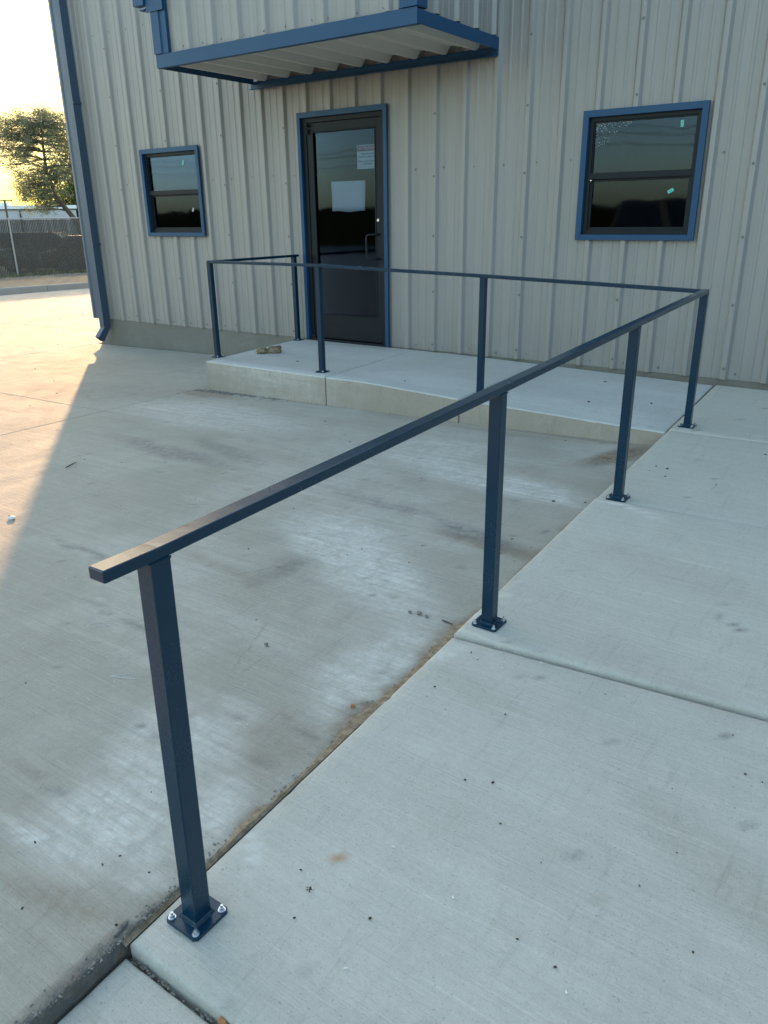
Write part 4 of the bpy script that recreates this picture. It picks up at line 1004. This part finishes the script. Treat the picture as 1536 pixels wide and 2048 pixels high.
# ---------------------------------------------------------------- cars
def car(name, loc, rz, paint, label, L=4.7, W=1.85, H=1.65, suv=True, group=None):
    t = empty(name, loc, label=label, cat='car', group=group); t.rotation_euler = (0, 0, rz)
    ST = [(-.50, .42, .62, .72), (-.49, .30, .80, .90), (-.36, .20, .92, .97), (-.10, .18, .98, 1.), (.15, .18, .98, 1.), (.34, .20, .96, .97), (.47, .28, .84, .88), (.50, .42, .66, .74)]
    ring = []
    for f, zb_, zt_, wf in ST:
        x = f*L; w = W/2*wf; z1_ = zt_*1.02
        ring.append([(x, -w*.92, zb_), (x, -w, zb_+.15), (x, -w, (zb_+z1_)/2+.05), (x, -w*.95, z1_-.04), (x, -w*.86, z1_), (x, w*.86, z1_), (x, w*.95, z1_-.04), (x, w, (zb_+z1_)/2+.05), (x, w, zb_+.15), (x, w*.92, zb_)])
    q = MB(); n_ = 10; q.add([p for r_ in ring for p in r_], [(i_*n_+k, i_*n_+(k+1) % n_, (i_+1)*n_+(k+1) % n_, (i_+1)*n_+k) for i_ in range(len(ring)-1) for k in range(n_)]+[tuple(range(n_)), tuple((len(ring)-1)*n_+k for k in range(n_))])
    q.build('body', paint, t, .02, 50)
    b0, b1, t0_, t1_ = (-.46, .26, -.40, .06) if suv else (-.36, .26, -.24, .06)
    def cab(s_, z, inset): return [(b0*L if s_ == 0 else 0)]
    zb_, zt_ = .96, H; q = MB(); wb, wt = W/2*.90, W/2*.74
    q.add([(b0*L, -wb, zb_), (b1*L, -wb, zb_), (b1*L, wb, zb_), (b0*L, wb, zb_), (t0_*L, -wt, zt_), (t1_*L, -wt, zt_), (t1_*L, wt, zt_), (t0_*L, wt, zt_)], [(0, 1, 5, 4), (1, 2, 6, 5), (2, 3, 7, 6), (3, 0, 4, 7), (4, 5, 6, 7)])
    q.build('cabin', paint, t, .04)
    def pane(c4, e=.012):
        q = MB(); C4 = [Vector(p) for p in c4]; cc = sum(C4, Vector())/4; nn = (C4[1]-C4[0]).cross(C4[3]-C4[0]).normalized()
        if nn.dot(cc-V(0, 0, 1.2)) < 0: nn = -nn
        C4 = [cc+(p-cc)*.86+nn*e for p in C4]; q.add([*C4, *[p-nn*.006 for p in C4]], [(0, 1, 2, 3), (0, 1, 5, 4), (1, 2, 6, 5), (2, 3, 7, 6), (3, 0, 4, 7)]); q.build('car_window', 'car_glass', t)
    for s_ in (-1, 1):
        xs = [(b0, t0_), (b0*.5+b1*.5-.02, t0_*.5+t1_*.5-.02), (b1, t1_)]
        for (ba, ta), (bb, tb) in zip(xs[:-1], xs[1:]): pane([(ba*L, s_*wb, zb_), (bb*L, s_*wb, zb_), (tb*L, s_*wt, zt_), (ta*L, s_*wt, zt_)])
    pane([(b1*L, -wb, zb_), (b1*L, wb, zb_), (t1_*L, wt, zt_), (t1_*L, -wt, zt_)]); pane([(b0*L, -wb, zb_), (b0*L, wb, zb_), (t0_*L, wt, zt_), (t0_*L, -wt, zt_)])
    for fx_ in (-.32, .31):
        for s_ in (-1, 1):
            q = MB(); x = fx_*L; y_ = s_*(W/2-.10); q.tube([(x, y_-.11, .34), (x, y_+.11, .34)], .34, 20); wh_ = q.build('wheel', 'rubber', t, .02, 40)
            q = MB(); q.tube([(x, y_+s_*.10, .34), (x, y_+s_*.122, .34)], .20, 14); q.build('rim', 'alloy', wh_)
    for s_ in (-1, 1):
        q = MB(); q.box(.478*L, .502*L, s_*W*.33-.16, s_*W*.33+.16, .60, .74); q.build('headlight', 'lamp_glass', t, .01)
    return t
gz = -.78
pp = at(-57.3, 37.5, gz); car('parked_car', pp, rad(35), 'car_dark', 'dark car parked behind the fence slats near the building corner', H=1.58)
pp = at(-54.6, 36.0, gz); car('parked_car', pp, rad(60), 'car_red', 'dull red car parked behind the fence nearest the building corner', H=1.45, suv=False)

q = MB(); rnd = random.Random(9); vs = []  # unseen tree mass, added out of view to cut the light from the right
for k in range(80):
    y = -50+k*.85; h_ = 5.2+3.2*float(fbm(np.array([y*.16]), np.array([4.3]))[0])+1.2*float(fbm(np.array([y*.8]), np.array([1.]))[0])
    vs += [(27, y, -1), (27.3, y, h_*.7), (29, y, h_), (32, y, -1)]
q.add(vs, [(4*k+c_, 4*k+c_+1, 4*k+c_+5, 4*k+c_+4) for k in range(79) for c_ in range(3)])
for k in range(6000):
    y = rnd.uniform(-50, 16); z = rnd.uniform(-.5, 8.2); p = V(27-rnd.random()*.6+max(0, z-4)*.4, y, z); s_ = rnd.uniform(.12, .3)
    a_ = V(rnd.gauss(0, .5), rnd.gauss(0, 1), rnd.gauss(0, 1)).normalized(); b_ = a_.orthogonal(); q.add([p-a_*s_, p+b_*s_*.6, p+a_*s_, p-b_*s_*.6], [(0, 1, 2, 3)])
q.build('added_tree_row', 'leaf_dark', None, kind='stuff', label='added row of dark trees, unseen outside the right edge, put there to dim that side', cat='trees')
# things behind the viewpoint, seen only as reflections in the window and door glass
car('parked_car', (3.4, -15.5, lotz(3.4)), rad(4), 'car_dark', 'black car mirrored in the lower glass of the right window', L=5.0, H=1.85)
car('parked_car', (-3.6, -17.5, lotz(-3)), rad(-6), 'car_dark', 'dark car mirrored low in the glass of the door', L=4.9, H=1.75)
q = MB(); rnd = random.Random(3); vs = []
for k in range(121):
    x = -75+k*1.05; h_ = .9+1.9*float(fbm(np.array([x*.12]), np.array([.3]))[0])+.5*float(fbm(np.array([x*.9]), np.array([2.]))[0])
    vs += [(x, -55.5, -1.5), (x, -56, h_*.75), (x, -58, h_), (x, -61, -1.5)]
q.add(vs, [(4*k+c_, 4*k+c_+1, 4*k+c_+5, 4*k+c_+4) for k in range(120) for c_ in range(3)])
for k in range(9000):
    x = rnd.uniform(-70, 45); y = -56-rnd.random()*6; hgt = 1.4+1.6*fbm(np.array([x*.12]), np.array([.3]))[0]; z = -1.5+rnd.random()*(hgt+1.2)
    s_ = rnd.uniform(.10, .22); a_ = V(rnd.gauss(0, 1), rnd.gauss(0, .5), rnd.gauss(0, 1)).normalized(); b_ = a_.orthogonal()
    p = V(x, y, z); q.add([p-a_*s_, p+b_*s_*.6, p+a_*s_, p-b_*s_*.6], [(0, 1, 2, 3)])
q.build('hedge_row', 'leaf_dark', None, kind='stuff', label='distant dark tree line mirrored in the window glass', cat='trees')
for k, (px_, lab) in enumerate(((-9.5, 'utility pole mirrored faintly in the door glass'), (19, 'utility pole carrying the cables mirrored in the right window'))):
    t = empty('utility_pole', (px_, -30, -.5), label=lab, cat='utility pole', group='poles of the mirrored power line')
    q = MB(); q.tube([(0, 0, -1), (0, 0, 8.6)], [.15, .10], 8); q.build('pole', 'wood_pole', t)
    q = MB(); q.box(-.06, .06, -1.1, 1.1, 7.9, 8.02); q.build('crossarm', 'wood_pole', t)
q = MB()
for (ya, za, yb, zb2, sag) in ((-29, 7.55, -29, 7.55, .9), (-31, 7.5, -31, 7.5, 1.0), (-30, 6.3, -30, 6.3, .8), (-30, 5.4, -30, 5.5, 1.0), (-29.9, 4.9, -29.9, 5.0, .7), (-29.9, 4.6, -30, 4.6, .9)):
    for (xa, xb) in ((-42, -9.5), (-9.5, 19), (19, 50)):
        q.tube([V(xa+(xb-xa)*k/14, ya, za-4*sag*(k/14)*(1-k/14)) for k in range(15)], .022, 4)
q.build('overhead_cables', 'wire', None, label='sagging overhead cables mirrored in the right window upper pane', cat='cable')
